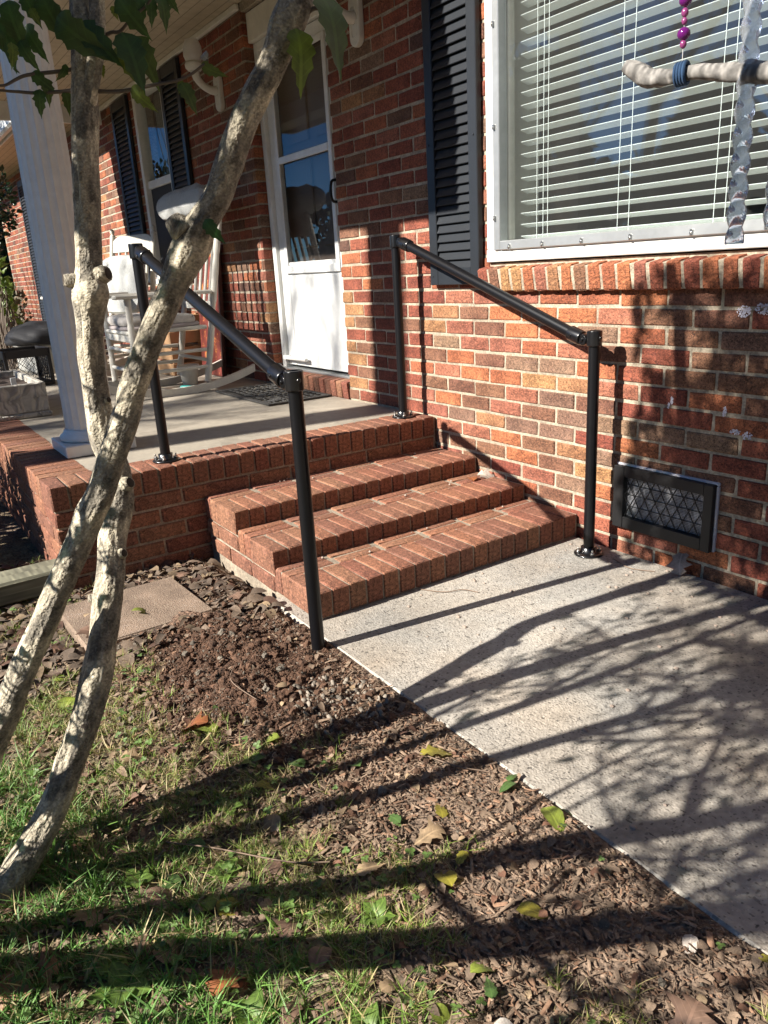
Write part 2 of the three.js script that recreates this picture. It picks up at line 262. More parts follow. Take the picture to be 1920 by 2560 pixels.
{ // sash window on the porch
  const w = new THREE.Group(); w.name = 'sash_window'; house.add(w); const x0 = -5.10, x1 = -4.36, y0 = 1.12, y1 = 2.60;
  mesh('frame', [cb(x0, x0 + .06, y0, y1, -.08, .01), cb(x1 - .06, x1, y0, y1, -.08, .01), cb(x0 + .061, x1 - .061, y0, y0 + .05, -.08, .02), cb(x0 + .061, x1 - .061, y1 - .06, y1, -.08, .01)], white, w);
  mesh('meeting_rail', cb(x0 + .061, x1 - .061, 1.845, 1.905, -.06, -.012, .004), white, w);
  mesh('pane', new THREE.PlaneGeometry(x1 - x0 - .12, .64).translate((x0 + x1) / 2, 2.222, -.035), glass, w);
  mesh('insect_screen', box(x0 + .061, x1 - .061, y0 + .051, 1.844, -.036, -.034), M(L(.035, .038, .045), { roughness: .9 }), w);
  const cur = []; for (let i = 0; i < 14; i++) cur.push(cyl([x0 + .05 + i * .05, y0, -.19], [x0 + .05 + i * .05, y1, -.19], .028, 8)); mesh('curtain', cur, M(L(.1, .12, .12), { roughness: .95 }), w);
  mesh('sill', cb(x0 - .03, x1 + .03, y0 - .05, y0 - .002, -.1, .04, .004), white, w);
}
function shutter(x0, x1, y0, y1, z = .004) {
  const g = new THREE.Group(); g.name = 'shutter'; house.add(g); const s = .056, Z = z + .03;
  for (const a of [x0, x1 - s]) mesh('stile', cb(a, a + s, y0, y1, z, Z, .003), shutterMat, g);
  for (const [a, b] of [[y0, y0 + .075], [y1 - .075, y1]]) mesh('rail', cb(x0 + s + .0005, x1 - s - .0005, a, b, z, Z - .001, .003), shutterMat, g);
  mesh('backing', box(x0 + s, x1 - s, y0 + .07, y1 - .07, z, z + .004), shutterMat, g);
  const n = Math.round((y1 - y0 - .15) / .0385), lg = cbox(x1 - x0 - 2 * s - .002, .046, .006, .0015);
  for (let i = 0; i < n; i++) { const m = mesh('louver', lg, shutterMat, g); m.position.set((x0 + x1) / 2, y0 + .09 + i * .0385, z + .0165); m.rotation.x = -.42; }
  for (const y of [y0 + .04, y0 + (y1 - y0) * .42, y1 - .06]) for (const x of [x0 + .02, x1 - .02]) mesh('screw', cappedCyl([x, y, Z], [x, y, Z + .003], .005, .001, 8), shutterMat, g);
}
shutter(-1.075, -.732, 1.016, 2.43); shutter(-4.345, -3.95, 1.09, 2.60); shutter(-5.655, -5.205, 1.09, 2.60); shutter(-10.42, -10.02, .55, 2.5);
// soffits, fascias, roofs
const RX0 = -6.02, RX1 = -1.09, RZ = 1.79;
mesh('porch_soffit', box(RX0, RX1, 2.652, 2.665, .002, RZ - .02), soffitMat, house);
mesh('porch_beam', [cb(RX0, RX1, 2.5, 2.651, 1.40, 1.62, .004)], white, house);
mesh('eave_soffit', box(RX1 + .002, 2.8, 2.652, 2.665, .002, .56), soffitMat, house); mesh('eave_soffit', box(-12.8, RX0 - .002, 2.652, 2.665, .002, .5), soffitMat, house);
mesh('fascia', [cb(RX0, RX1, 2.5, 2.80, RZ - .019, RZ, .003), cb(RX1 - .02, RX1, 2.5, 2.80, .02, RZ - .02, .003), cb(RX0, RX0 + .02, 2.5, 2.80, .02, RZ - .02, .003), cb(RX1 + .003, 2.8, 2.64, 2.80, .561, .58, .003), cb(-12.8, RX0 - .003, 2.645, 2.80, .501, .52, .003)], white, house);
mesh('gutter', [cb(-12.8, RX0 - .01, 2.66, 2.79, .521, .60, .02)], white, house);
mesh('crown_trim', [cb(-6.0, -2.905, 2.615, 2.651, .001, .03, .006), cb(-1.93, RX1 - .03, 2.615, 2.651, .001, .03, .006)], whiteOld, house);
{ const r = box(RX0 - .05, RX1, 0, .06, .03, 1.9); move(r, 0, 2.985, -.02, 0, .09); const r2 = box(-13, 3, 0, .06, 0, 5.5); move(r2, 0, 4.25, -4.8, 0, .26); mesh('roof', [r, r2], roofMat, house); }
mesh('gable_wall', [box(RX1 - .03, RX1 - .021, 2.81, 2.9, -.4, .02)], whiteOld, house);

{ // old splashes of whitish paint on the bricks beside the vent
  const r0 = mulberry(19), gs = [];
  for (const [x, y, w, h, n] of [[.486, .917, .05, .035, 70], [.553, .926, .06, .035, 90], [.245, .612, .008, .028, 22], [.233, .594, .01, .02, 16], [.448, .597, .012, .035, 26], [.492, .535, .04, .016, 30], [.535, .528, .04, .028, 26]]) for (let i = 0; i < n; i++) { const a = r0() * 6.28, d = Math.sqrt(r0()), s = .0015 + r0() * .0045 * (1 - d * .6); const g = new THREE.CircleGeometry(s, 5); g.scale(1, .5 + r0(), 1); g.rotateZ(r0() * 6); g.translate(x + Math.cos(a) * d * w * .5, y + Math.sin(a) * d * h * .5, .0036); gs.push(g); }
  mesh('paint_splash', gs, M(L(.62, .6, .68), { roughness: .9 }), house).userData.kind = 'stuff';
}
// window blind behind the picture window
{
  const b = thing('window_blind', 'white horizontal slat blind hanging inside the large picture window', 'blind');
  const n = 27, slat = cbox(1.80, .0026, .046, .001); const bmat = M(L(.84, .86, .84), { roughness: .45, transmission: .15, thickness: 0 });
  for (let i = 0; i < n; i++) { const m = mesh('slat', slat, bmat, b); m.position.set(.30, 1.196 + i * .0447, -.105); m.rotation.x = -.27 + rr(-.025, .025); m.rotation.z = rr(-.0012, .0012); }
  mesh('bottom_rail', cb(-.60, 1.20, 1.158, 1.174, -.13, -.082, .004), bmat, b); mesh('head_rail', cb(-.60, 1.20, 2.345, 2.385, -.135, -.08, .004), bmat, b);
  for (const x of [-.50, -.465, -.44, -.09, -.04, .30, .34, .37, .74, .79]) mesh('cord', cyl([x, 1.174, -.08], [x, 2.35, -.08], .0011, 5), bmat, b);
}

// ---------------------------------------------------------------- walkway, porch, steps
{
  const g = cb(-.45, 4.2, -.12, 0, .004, 1.292, .012); const o = mesh('walkway', g, walkMat, scene); o.userData.kind = 'structure';
}
const rowlockX = Array.from({ length: 5 }, () => cbox(.196, .094, .0618, .0032, .0013));   // long side along x
const rowlockZ = Array.from({ length: 5 }, () => cbox(.0618, .094, .196, .0032, .0013));   // long side along z
const stretchZ = Array.from({ length: 4 }, () => cbox(.058, .094, .193, .005, .0018));
const headX = Array.from({ length: 4 }, () => cbox(.193, .058, .09, .004, .0016)), headZ = Array.from({ length: 4 }, () => cbox(.09, .058, .193, .004, .0016));
const put = (m, x, y, z, t = .006) => { m.position.set(x, y, z); m.rotation.set(rr(-t, t), rr(-t, t), rr(-t, t)); return m; };
const kS = () => 'SsSs'[Math.floor(rnd() * 4)];
{
  const p = thing('front_porch', 'raised porch with grey concrete floor and dark red brick edging', 'porch');
  const fx = -1.112, sx = -1.306, zl = 1.655, ze = 1.835, xl = -6.6;
  mesh('floor_slab', cb(xl, sx, .26, PORCH - .003, .003, zl, .006), slabMat, p);
  const w = mesh('brick_base', [box(xl, fx - .008, -.1, PORCH - .006, zl - .02, ze - .008), box(sx + .0005, fx - .008, -.1, PORCH - .006, .004, zl - .021)], mortarGrey, p);
  for (let i = 0; i < 26; i++) put(mesh('brick', rowlockX[i % 5], bm(kS()), w), fx - .098, PORCH - .047 + rr(-.001, .001), 0.047 + i * .07028);
  const edge = []; for (let i = 0; i < 76; i++) edge.push(put(mesh('brick', rowlockZ[i % 5], bm(kS()), w), sx - .036 - i * .0686, PORCH - .047 + rr(-.001, .001), ze - .098));
  for (let c = 0; c < 5; c++) {
    const y = PORCH - .094 - .039 - c * CH;
    const e = c % 2;
    for (let i = 0; i < 3; i++) put(mesh('brick', headZ[i % 4], bm(kS()), w), fx - .046, y, ze - .001 - .0965 - (e ? 0 : .1002) - i * .2032, .002);
    for (let i = 0; i < 14; i++) put(mesh('brick', headX[i % 4], bm(kS()), w), fx - .001 - .0965 - (e ? .1002 : 0) - i * .2032, y, ze - .046, .002);
  }
  for (let i = 0; i < 6; i++) put(mesh('brick', headZ[i % 4], bm(kS()), w), fx - .046, PORCH - .133, 1.13 - i * .2032, .003);
}
{
  const s = thing('brick_steps', 'three low brick steps with rowlock treads leading up to the porch', 'steps');
  const W = 1.243, F = [[-.17, .1], [-.475, .164], [-.80, .234]], back = [-.475, -.80, -1.112];
  const w = mesh('step_core', F.map(([x, y], i) => box(back[i] - .02, x - .006, -.1 + i * .001, y - .0055, .004 + i * .001, W - .008 - i * .001)), mortarGrey, s);
  F.forEach(([x, y], i) => {
    for (let k = 0; k < 18; k++) put(mesh('brick', rowlockX[(k + i) % 5], bm(kS()), w), x - .098, y - .047 + rr(-.0012, .0012), .0475 + k * .0686);
    const d = (x - .2) - back[i], n = 2;
    for (let r = 0; r < n; r++) for (let k = 0; k < 6; k++) { const m = put(mesh('brick', stretchZ[(k + r) % 4], bm(kS()), w), x - .2 - .031 - r * .0625, y - .049 + rr(-.001, .001), W - .1 - k * .2075); m.scale.x = (d / n - .006) / .058 > 1.05 ? 1.02 : 1; }
  });
  for (let i = 0; i < 3; i++) put(mesh('brick', headX[i], bm('s'), w), -.59 - i * .2032, .028, W - .046, .003);
  for (let i = 0; i < 2; i++) put(mesh('brick', headX[i], bm('s'), w), -.92 - i * .2032 + .02, .1, W - .046, .003);
}
// grit on the steps and twigs on the walk
{
  const gs = []; const r0 = mulberry(5);
  for (let i = 0; i < 26; i++) { const s = Math.floor(r0() * 3), [x, y] = [[-.17, .1], [-.475, .164], [-.80, .234]][s]; const t = new THREE.IcosahedronGeometry(.002 + r0() * .004, 0); t.scale(1.2, .8, 1); t.translate(x - .2 - r0() * .1, y + .003, .05 + r0() * 1.15); gs.push(t); }
  for (let i = 0; i < 90; i++) { const t = new THREE.IcosahedronGeometry(.002 + r0() * .005, 0); t.scale(1.3, .7, 1); t.translate(-.15 + r0() * 1.6, .002, .03 + Math.pow(r0(), 1.5) * 1.24); gs.push(t); }
  const o = mesh('grit', gs, M(L(.34, .27, .22)), scene); o.userData.kind = 'stuff'; o.userData.label = 'pale grit scattered on the steps and walk'; o.userData.category = 'grit';
}

// ---------------------------------------------------------------- handrails
function handrail(label, z0, z1, flangeLow) {
  const t = thing('handrail', label, 'handrail', [0, 0, 0], 0, 'pipe handrails beside the brick steps'); const r = .0208, R = .0275, XU = -1.221, XL = -.004, yU = 1.249, yL = .854;
  const flange = (x, y, z) => {
    mesh('base_flange', lathe([[0, y + .012], [.03, y + .03], [.0285, y + .012], [.05, y + .0085], [.056, y + .006], [.056, y], [0, y]].map((q, i) => i === 0 ? [.0205, y + .03] : q), x, z, 28), blackCast, t);
    for (const a of [.5, 2.07, 3.64, 5.21]) { const bx = x + Math.cos(a) * .042, bz = z + Math.sin(a) * .042; mesh('bolt', [cappedCyl([bx, y + .006, bz], [bx, y + .03, bz], .0035, .001, 8), lathe([[0, y + .019], [.0075, y + .019], [.0085, y + .017], [.0085, y + .009], [0, y + .009]], bx, bz, 6)], zinc, t); }
  };
  mesh('post', cyl([XU, PORCH + .003, z0], [XU + .004, yU - .01, z0], r, 24), blackGloss, t);
  mesh('post', cyl([XL, flangeLow ? .003 : -.12, z1], [XL, yL - .01, z1], r, 24), blackGloss, t);
  flange(XU, PORCH, z0); if (flangeLow) flange(XL, 0, z1);
  const dir = V(XL - XU, yL - yU, z1 - z0).normalize(), at = (p, k) => V(...p).addScaledVector(dir, k).toArray();
  const endU = [XU + .004, yU - .03, z0], endL = [XL, yL - .03, z1];
  for (const [p, s] of [[endU, 1], [endL, -1]]) {
    const top = p[1] + .03;
    mesh('post_cap', lathe([[0, top - .003], [.0195, top - .003], [.0205, top], [.0255, top], [R, top - .003], [R, top - .052], [.0262, top - .055], [.0208, top - .055]], p[0], p[2], 28), blackCast, t);
    const e = [p[0] + s * .047, p[1] - .004, p[2]];
    const eye = cappedCyl([e[0], e[1], e[2] - .0165], [e[0], e[1], e[2] + .0165], .0215, .004, 22), lug = cb(Math.min(p[0] + s * .02, e[0]), Math.max(p[0] + s * .02, e[0]), p[1] - .02, p[1] + .014, p[2] - .008, p[2] + .008, .004);
    mesh('swivel_joint', [eye, lug, cappedCyl([e[0], e[1], e[2] - .021], [e[0], e[1], e[2] + .021], .008, .002, 12)], blackCast, t);
    mesh('set_screw', cappedCyl([p[0] - s * .024, top - .026, p[2]], [p[0] - s * .031, top - .026, p[2]], .0065, .002, 10), blackCast, t);
    mesh('rail_socket', [cappedCyl(at(e, s * .012), at(e, s * .072), R, .004, 24), cappedCyl([at(e, s * .05)[0], at(e, s * .05)[1], e[2] + .024], [at(e, s * .05)[0], at(e, s * .05)[1], e[2] + .031], .0065, .002, 10)], blackCast, t);
  }
  mesh('rail', cyl(at([endU[0] + .047, endU[1] - .004, z0], .05), at([endL[0] - .047, endL[1] - .004, z1], -.05), r, 26), blackGloss, t);
}
handrail('black pipe handrail fixed close along the brick house wall', .124, .122, true);
handrail('black pipe handrail on the open side of the steps, lower post set in dirt', 1.345, 1.334, false);

// ---------------------------------------------------------------- column, lanterns, vent
{
  const c = thing('porch_column', 'white fluted porch column standing on a square plinth', 'column', [-1.74, PORCH, 1.51]);
  mesh('plinth', cb(-.152, .152, 0, .052, -.152, .152, .004), columnMat, c);
  mesh('base_ring', lathe([[0, .052], [.135, .052], [.138, .062], [.136, .075], [.122, .086], [.116, .098], [.112, .104], [0, .104]], 0, 0, 40), columnMat, c);
  const pos = [], idx = [], N = 160, Hh = [.1, .3, .7, 1.1, 1.5, 1.9, 2.02];
  Hh.forEach((h) => { const r = .108 - .012 * h / 2.02; for (let k = 0; k <= N; k++) { const a = k / N * Math.PI * 2, f = Math.abs(Math.sin(a * 10)); const q = r - .0048 * Math.pow(Math.max(0, 1 - Math.pow(1 - f, 2) * 1.6), .8); pos.push(Math.cos(a) * q, h, Math.sin(a) * q); } });
  for (let i = 0; i < Hh.length - 1; i++) for (let k = 0; k < N; k++) { const a = i * (N + 1) + k, b = a + N + 1; idx.push(a, b, a + 1, b, b + 1, a + 1); }
  const g = new THREE.BufferGeometry(); g.setAttribute('position', new THREE.Float32BufferAttribute(pos, 3)); g.setIndex(idx); g.computeVertexNormals(); mesh('shaft', muv(g), columnMat, c);
  mesh('capital', [lathe([[0, 2.0], [.104, 2.0], [.108, 2.02], [.104, 2.03], [.12, 2.05], [.135, 2.07], [0, 2.07]], 0, 0, 40), cb(-.15, .15, 2.07, 2.111, -.108, .108, .004)], columnMat, c);
}
function lantern(x, y, label) {
  const t = thing('wall_lantern', label, 'wall lamp', [x, y, 0]);
  const sh = new THREE.Shape(), w = .038, h = .105; sh.absarc(0, h - w, w, 0, Math.PI); sh.absarc(0, -h + w, w, Math.PI, Math.PI * 2);
  const p = new THREE.ExtrudeGeometry(sh, { depth: .014, bevelEnabled: true, bevelSize: .007, bevelThickness: .009, bevelSegments: 3, curveSegments: 16 }); p.translate(0, 0, .008);
  mesh('back_plate', p, whiteOld, t);
  mesh('mounting_ring', tube(spline([[0, .06, .03], [.02, .045, .031], [.02, -.055, .031], [0, -.072, .031], [-.02, -.055, .031], [-.02, .045, .031], [0, .06, .03]], 40), .004, 6), whiteOld, t);
  mesh('arm', tube(spline([[0, .01, .03], [0, .012, .07], [0, .035, .12], [0, .075, .155], [0, .12, .165]], 22), (s) => .03 - .008 * Math.sin(s * Math.PI), 14), whiteOld, t);
  mesh('collar', lathe([[0, .115], [.04, .115], [.055, .13], [.058, .15], [.05, .165], [0, .165]], 0, .165, 24), whiteOld, t);
  mesh('glass_globe', lathe([[0, .16], [.046, .165], [.06, .2], [.058, .25], [.04, .29], [0, .30]], 0, .165, 24), M(L(.9, .9, .88), { transmission: .6, roughness: .5, thickness: 0 }), t);
}
lantern(-1.612, 2.235, 'white porch lamp on the brick beside the storm door handle side');
lantern(-3.30, 2.25, 'white porch lamp on the brick between the door and the rocking chair window');
{
  const v = thing('foundation_vent', 'black framed crawlspace vent with lattice set low in the brick wall', 'vent');
  const x0 = .028, x1 = .447, y0 = .105, y1 = .347, b = .045;
  mesh('caulk', [cb(x0 - .006, x1 + .007, y1 - .004, y1 + .007, -.004, .008, .003), cb(x0 - .006, x0 + .003, y0, y1 - .005, -.004, .008, .003), cb(x1 - .003, x1 + .007, y0, y1 - .005, -.004, .01, .003)], M(L(.5, .49, .53), { bumpMap: MT, bumpScale: .006 }), v);
  mesh('frame', [cb(x0, x0 + b, y0, y1, .001, .03, .002), cb(x1 - b * .8, x1, y0, y1, .001, .03, .002), cb(x0 + b + .0005, x1 - b * .8 - .0005, y1 - .04, y1, .001, .028, .002), cb(x0 + b + .0005, x1 - b * .8 - .0005, y0, y0 + .045, .001, .028, .002)], M(L(.009, .009, .01), { roughness: .5, map: PT, bumpMap: rep(paintTex, .05), bumpScale: .001 }), v);
  const bars = [], dia = .052; for (const s of [-1, 1]) for (let i = -3; i < 14; i++) {
    const xa = x0 + b + i * .0465, ya = y0 + .045, yb = y1 - .04, k = .55; let p = [xa, ya], q = [xa + (yb - ya) * k, yb]; if (s < 0) { p = [xa + (yb - ya) * k, ya]; q = [xa, yb]; }
    const L0 = x0 + b, L1 = x1 - b * .8; const f = (u) => [lerp(p[0], q[0], u), lerp(p[1], q[1], u)]; let u0 = 0, u1 = 1; const dx = q[0] - p[0]; const ua = (L0 - p[0]) / dx, ub = (L1 - p[0]) / dx; u0 = Math.max(0, Math.min(ua, ub)); u1 = Math.min(1, Math.max(ua, ub)); if (u1 - u0 < .03) continue;
    const A = f(u0), B = f(u1); bars.push([A, B, s]);
  }
  for (const [A, B, s] of bars) { const l = Math.hypot(B[0] - A[0], B[1] - A[1]); const m = mesh('lattice_bar', cbox(l, .0042, .003, .0008), v.children[1].material, v); m.position.set((A[0] + B[0]) / 2, (A[1] + B[1]) / 2, s > 0 ? .0165 : .0135); m.rotation.z = Math.atan2(B[1] - A[1], B[0] - A[0]); }
  const mt = tex(128, 128, (u, q) => { const d = Math.hypot(((u * 16) % 1) - .5, ((q * 16) % 1) - .5); const n = .55 + fbm(u, q, 6, 3, 91) * .5; const k = d < .28 ? .25 * n : n; return [k, k, k * 1.02]; });
  mesh('mesh_backing', box(x0 + b, x1 - b * .8, y0 + .045, y1 - .04, .001, .004), M(L(.55, .55, .56), { map: rep(mt, .09), roughness: .6, metalness: .3 }), v);
  for (const y of [.19, .235, .275]) mesh('louver_edge', cb(x0 + b, x1 - b * .8, y, y + .002, .005, .008, .0006), v.children[1].material, v);
}

// ---------------------------------------------------------------- porch furniture
const chairPaint = M(L(.64, .61, .55), { map: rep(paintTex, .35), roughness: .55 });
const dotTex = tex(512, 512, (u, v) => {                    // pale cloth with printed leafless tree motifs
  let k = .88 + (fbm(u, v, 60, 2, 101) - .5) * .1; const C = [[.25, .25, .19], [.75, .7, .21], [.72, .2, .12], [.2, .75, .14], [.48, .48, .1]];
  for (const [cx, cz, r] of C) { const dx = u - cx, dy = v - cz, d = Math.hypot(dx, dy); if (d < r) { const a = Math.atan2(dy, dx), wv = a * (d < r * .5 ? 9 : 18) + Math.sin(d * 80) * .8; if (Math.abs(Math.sin(wv)) < .16 * r / (d + .03)) k *= .25; } }
  return [k, k * 1.0, k * .985];
});
const cloth = M(L(.55, .56, .56), { map: rep(dotTex, .5), roughness: .95 }), seatCloth = M(L(.60, .56, .53), { map: rep(dotTex, .9), roughness: .97 });
function cushion(w, h, d, puff = .5, n = 10) {
  const g = new THREE.BoxGeometry(w, h, d, n, 4, n), p = g.attributes.position;
  for (let i = 0; i < p.count; i++) { let x = p.getX(i) / w * 2, y = p.getY(i) / h * 2, z = p.getZ(i) / d * 2; const e = Math.max(Math.abs(x), Math.abs(z)); const f = 1 - puff * Math.pow(e, 4); const r = 1 - .12 * Math.pow(Math.min(Math.abs(x), Math.abs(z)), 3) - .05 * y * y; p.setXYZ(i, x * w / 2 * r, y * h / 2 * f + (hash(Math.round(x * 9), Math.round(z * 9), 3) - .5) * h * .08, z * d / 2 * r); }
  g.computeVertexNormals(); return muv(g);
}
function chairAt(label, pos, turn) {
  const t = thing('rocking_chair', label, 'rocking chair', pos, turn, 'white rocking chairs on the porch'), w = .275;
  const ringed = (p, q, r, marks) => { const A = V(...p), D = V(...q).sub(A), n = 40, pts = [], rad = []; for (let i = 0; i <= n; i++) { const s = i / n; pts.push(A.clone().addScaledVector(D, s)); let k = r; for (const m of marks) k -= r * .22 * Math.exp(-Math.pow((s - m) * 90, 2)); rad.push(k); } return tube(pts, rad, 12); };
  for (const s of [-1, 1]) {
    const arc = []; for (let i = 0; i <= 16; i++) { const z = lerp(.46, -.56, i / 16), y = .018 + (z + .03) * (z + .03) * .34; arc.push([s * w, y, z]); }
    const q = []; const tk = .016, hh = .024; for (let i = 0; i < 16; i++) { const a = arc[i], b = arc[i + 1]; const P = (c, dx, dy) => [c[0] + dx * tk, c[1] + dy * hh, c[2]]; q.push([P(a, 1, 1), P(a, -1, 1), P(b, -1, 1), P(b, 1, 1)].reverse(), [P(a, 1, -1), P(a, -1, -1), P(b, -1, -1), P(b, 1, -1)], [P(a, 1, -1), P(a, 1, 1), P(b, 1, 1), P(b, 1, -1)].reverse(), [P(a, -1, -1), P(a, -1, 1), P(b, -1, 1), P(b, -1, -1)]); if (i === 0) q.push([P(a, 1, -1), P(a, -1, -1), P(a, -1, 1), P(a, 1, 1)]); if (i === 15) q.push([P(b, 1, -1), P(b, -1, -1), P(b, -1, 1), P(b, 1, 1)].reverse()); }
    mesh('rocker', quadsToGeo(q), chairPaint, t);
    mesh('leg', ringed([s * w, .07, .24], [s * w, .62, .235], .021, [.3, .34, .38, .72, .76]), chairPaint, t);
    mesh('back_post', ringed([s * (w - .005), .06, -.22], [s * (w - .01), 1.09, -.43], .022, [.12, .42, .45, .48, .74, .77]), chairPaint, t);
    const fx = s * (w - .01); mesh('finial', lathe([[0, 1.155], [.012, 1.15], [.02, 1.132], [.014, 1.115], [.012, 1.108], [.023, 1.1], [.023, 1.085], [0, 1.085]], fx, -.432, 14), chairPaint, t);
    mesh('armrest', cb(s * w - .04, s * w + .04, .62, .645, -.31, .32, .008), chairPaint, t);
    for (const y of [.16, .27]) mesh('stretcher', cyl([s * w, y, .235], [s * w, y, -.235], .012, 8), chairPaint, t);
  }
  for (const y of [.17, .3]) mesh('stretcher', cyl([-w, y, .24], [w, y, .24], .0125, 8), chairPaint, t);
  mesh('stretcher', cyl([-w, .2, -.24], [w, .2, -.24], .0125, 8), chairPaint, t);
  mesh('seat', cb(-w + .0, w - .0, .40, .425, -.26, .26, .008), chairPaint, t); mesh('apron', [cb(-w, w, .355, .40, .225, .25, .004)], chairPaint, t);
  { const sh = new THREE.Shape(); sh.moveTo(-w + .01, .0); sh.lineTo(w - .01, 0); sh.lineTo(w - .01, .07); sh.quadraticCurveTo(w - .05, .115, w - .11, .125); sh.lineTo(-w + .11, .125); sh.quadraticCurveTo(-w + .05, .115, -w + .01, .07); const g = new THREE.ExtrudeGeometry(sh, { depth: .02, bevelEnabled: true, bevelSize: .004, bevelThickness: .004, bevelSegments: 2 }); move(g, 0, .96, -.42, 0, -.2); mesh('crest_rail', g, chairPaint, t); }
  mesh('back_rail', cb(-w + .02, w - .02, .52, .57, -.335, -.315, .004), chairPaint, t);
  for (let i = -2; i <= 2; i++) mesh('back_slat', tube([[i * .09, .55, -.328], [i * .09, .98, -.415]], .011, 8), chairPaint, t);
  return t;
}
chairAt('white rocking chair beside the doormat with a domed pillow over its top', [-3.30, PORCH, .655], 0);
chairAt('white rocking chair under the sash window with a printed pillow on its back', [-4.75, PORCH, .62], .38);
tag(mesh('seat_cushion', move(cushion(.52, .085, .5, .35), -3.30, PORCH + .475, .675, 0, -.04), seatCloth, scene), 'grey printed seat cushion on the rocking chair beside the doormat', 'cushion');
tag(mesh('seat_pad', move(cushion(.54, .04, .52, .3), -3.30, PORCH + .437, .66), M(L(.32, .28, .27), { roughness: .97 }), scene), 'dark taupe pad beneath the grey seat cushion', 'cushion');
tag(mesh('head_pillow', move(cushion(.92, .2, .24, .55), -3.40, PORCH + 1.19, .26, 0, -.2), cloth, scene), 'domed pale pillow with tree print draped over the chair top beside the trunk', 'pillow');
tag(mesh('back_pillow', move(cushion(.5, .13, .46, .45), -4.64, PORCH + .70, .44, .38, 1.38), cloth, scene), 'upright pale pillow with tree print leaning on the far rocking chair', 'pillow');
{
  const wt = tex(256, 256, (u, v) => { const a = fbm(u, v, 10, 4, 111), b = vnoise(u * 30, v * 120, 120, 112); const k = .7 + (a - .5) * .5; return a > .62 && b > .5 ? [.86, .58, .28] : [k * .78, k * .36, k * .3]; });
  const b = thing('leaning_board', 'worn reddish brown board leaning on the brick wall behind the rocking chair', 'board', [-3.78, PORCH, .10]);
  const m = mesh('face', cb(-.2, .2, 0, .92, -.012, .012, .004), M(L(.75, .75, .75), { map: rep(wt, .5), roughness: .6 }), b); m.rotation.x = -.07; m.position.y = .004; const e = mesh('edge_strip', cb(.202, .235, 0, .95, -.014, .014, .004), M(L(.06, .025, .018)), b); e.rotation.x = -.07; e.position.y = .004;
  const c = thing('wooden_crate', 'small tan wooden crate standing behind the rocking chairs', 'crate', [-4.25, PORCH, .20], .1);
  for (const y of [0, .12, .24, .36]) mesh('slat', [cb(-.2, .2, y, y + .09, .13, .145, .003), cb(-.2, .2, y, y + .09, -.145, -.13, .003), cb(-.215, -.2, y, y + .09, -.145, .145, .003), cb(.2, .215, y, y + .09, -.145, .145, .003)], M(L(.42, .25, .13), { map: PT }), c);
  mesh('post', [[-1, -1], [1, -1], [-1, 1], [1, 1]].map(([a, d]) => box(a * .185 - .012, a * .185 + .012, .001, .46, d * .117 - .012, d * .117 + .012)), M(L(.36, .2, .1)), c);
  const pt = thing('flower_pot', 'small white plastic pot on the floor under the rocking chair', 'pot', [-3.42, PORCH, .42]);
  mesh('body', lathe([[0, .002], [.05, .002], [.07, .12], [.078, .12], [.078, .14], [.068, .14], [.064, .12], [0, .12]], 0, 0, 20), whiteOld, pt);
  const tr = thing('hand_trowel', 'teal handled garden trowel lying under the rocking chair', 'trowel', [-3.25, PORCH, .55], .5);
  mesh('handle', cappedCyl([0, .014, 0], [.13, .014, 0], .014, .005, 12), M(L(.02, .28, .26), { roughness: .4 }), tr); mesh('blade', cb(-.14, 0, .004, .008, -.03, .03, .002), zinc, tr);
}
{ // doormat of open rubber scrollwork
  const t = thing('doormat', 'black openwork rubber doormat in front of the storm door', 'doormat', [-2.50, PORCH, .235]); const rub = M(L(.045, .043, .04), { roughness: .75 }); const W = .40, D = .21;
  mesh('border', [cb(-W, W, .001, .011, D - .03, D, .002), cb(-W, W, .001, .011, -D, -D + .03, .002), cb(-W, -W + .03, .001, .011, -D + .031, D - .031, .002), cb(W - .03, W, .001, .011, -D + .031, D - .031, .002)], rub, t);
  const g = []; const r0 = mulberry(9);
  for (let i = 0; i <= 13; i++) { const x = lerp(-W + .03, W - .03, i / 13); g.push(tube(spline([[x, .006, -D + .03], [x + (r0() - .5) * .05, .006, -.08], [x + (r0() - .5) * .05, .006, .06], [x, .006, D - .03]], 10), .0048, 5)); }
  for (let i = 0; i <= 8; i++) { const z = lerp(-D + .03, D - .03, i / 8), p = []; for (let k = 0; k <= 10; k++) p.push([lerp(-W + .03, W - .03, k / 10), .006, z + (r0() - .5) * .028]); g.push(tube(spline(p, 30), .0048, 5)); }
  for (let i = 0; i < 8; i++) { const cx = (r0() - .5) * .6, cz = (r0() - .5) * .28, p = []; for (let k = 0; k <= 14; k++) { const a = k / 14 * 6.2; p.push([cx + Math.cos(a) * .045, .006, cz + Math.sin(a) * .032]); } g.push(tube(p, .0048, 5)); }
  mesh('openwork', g, rub, t);
}
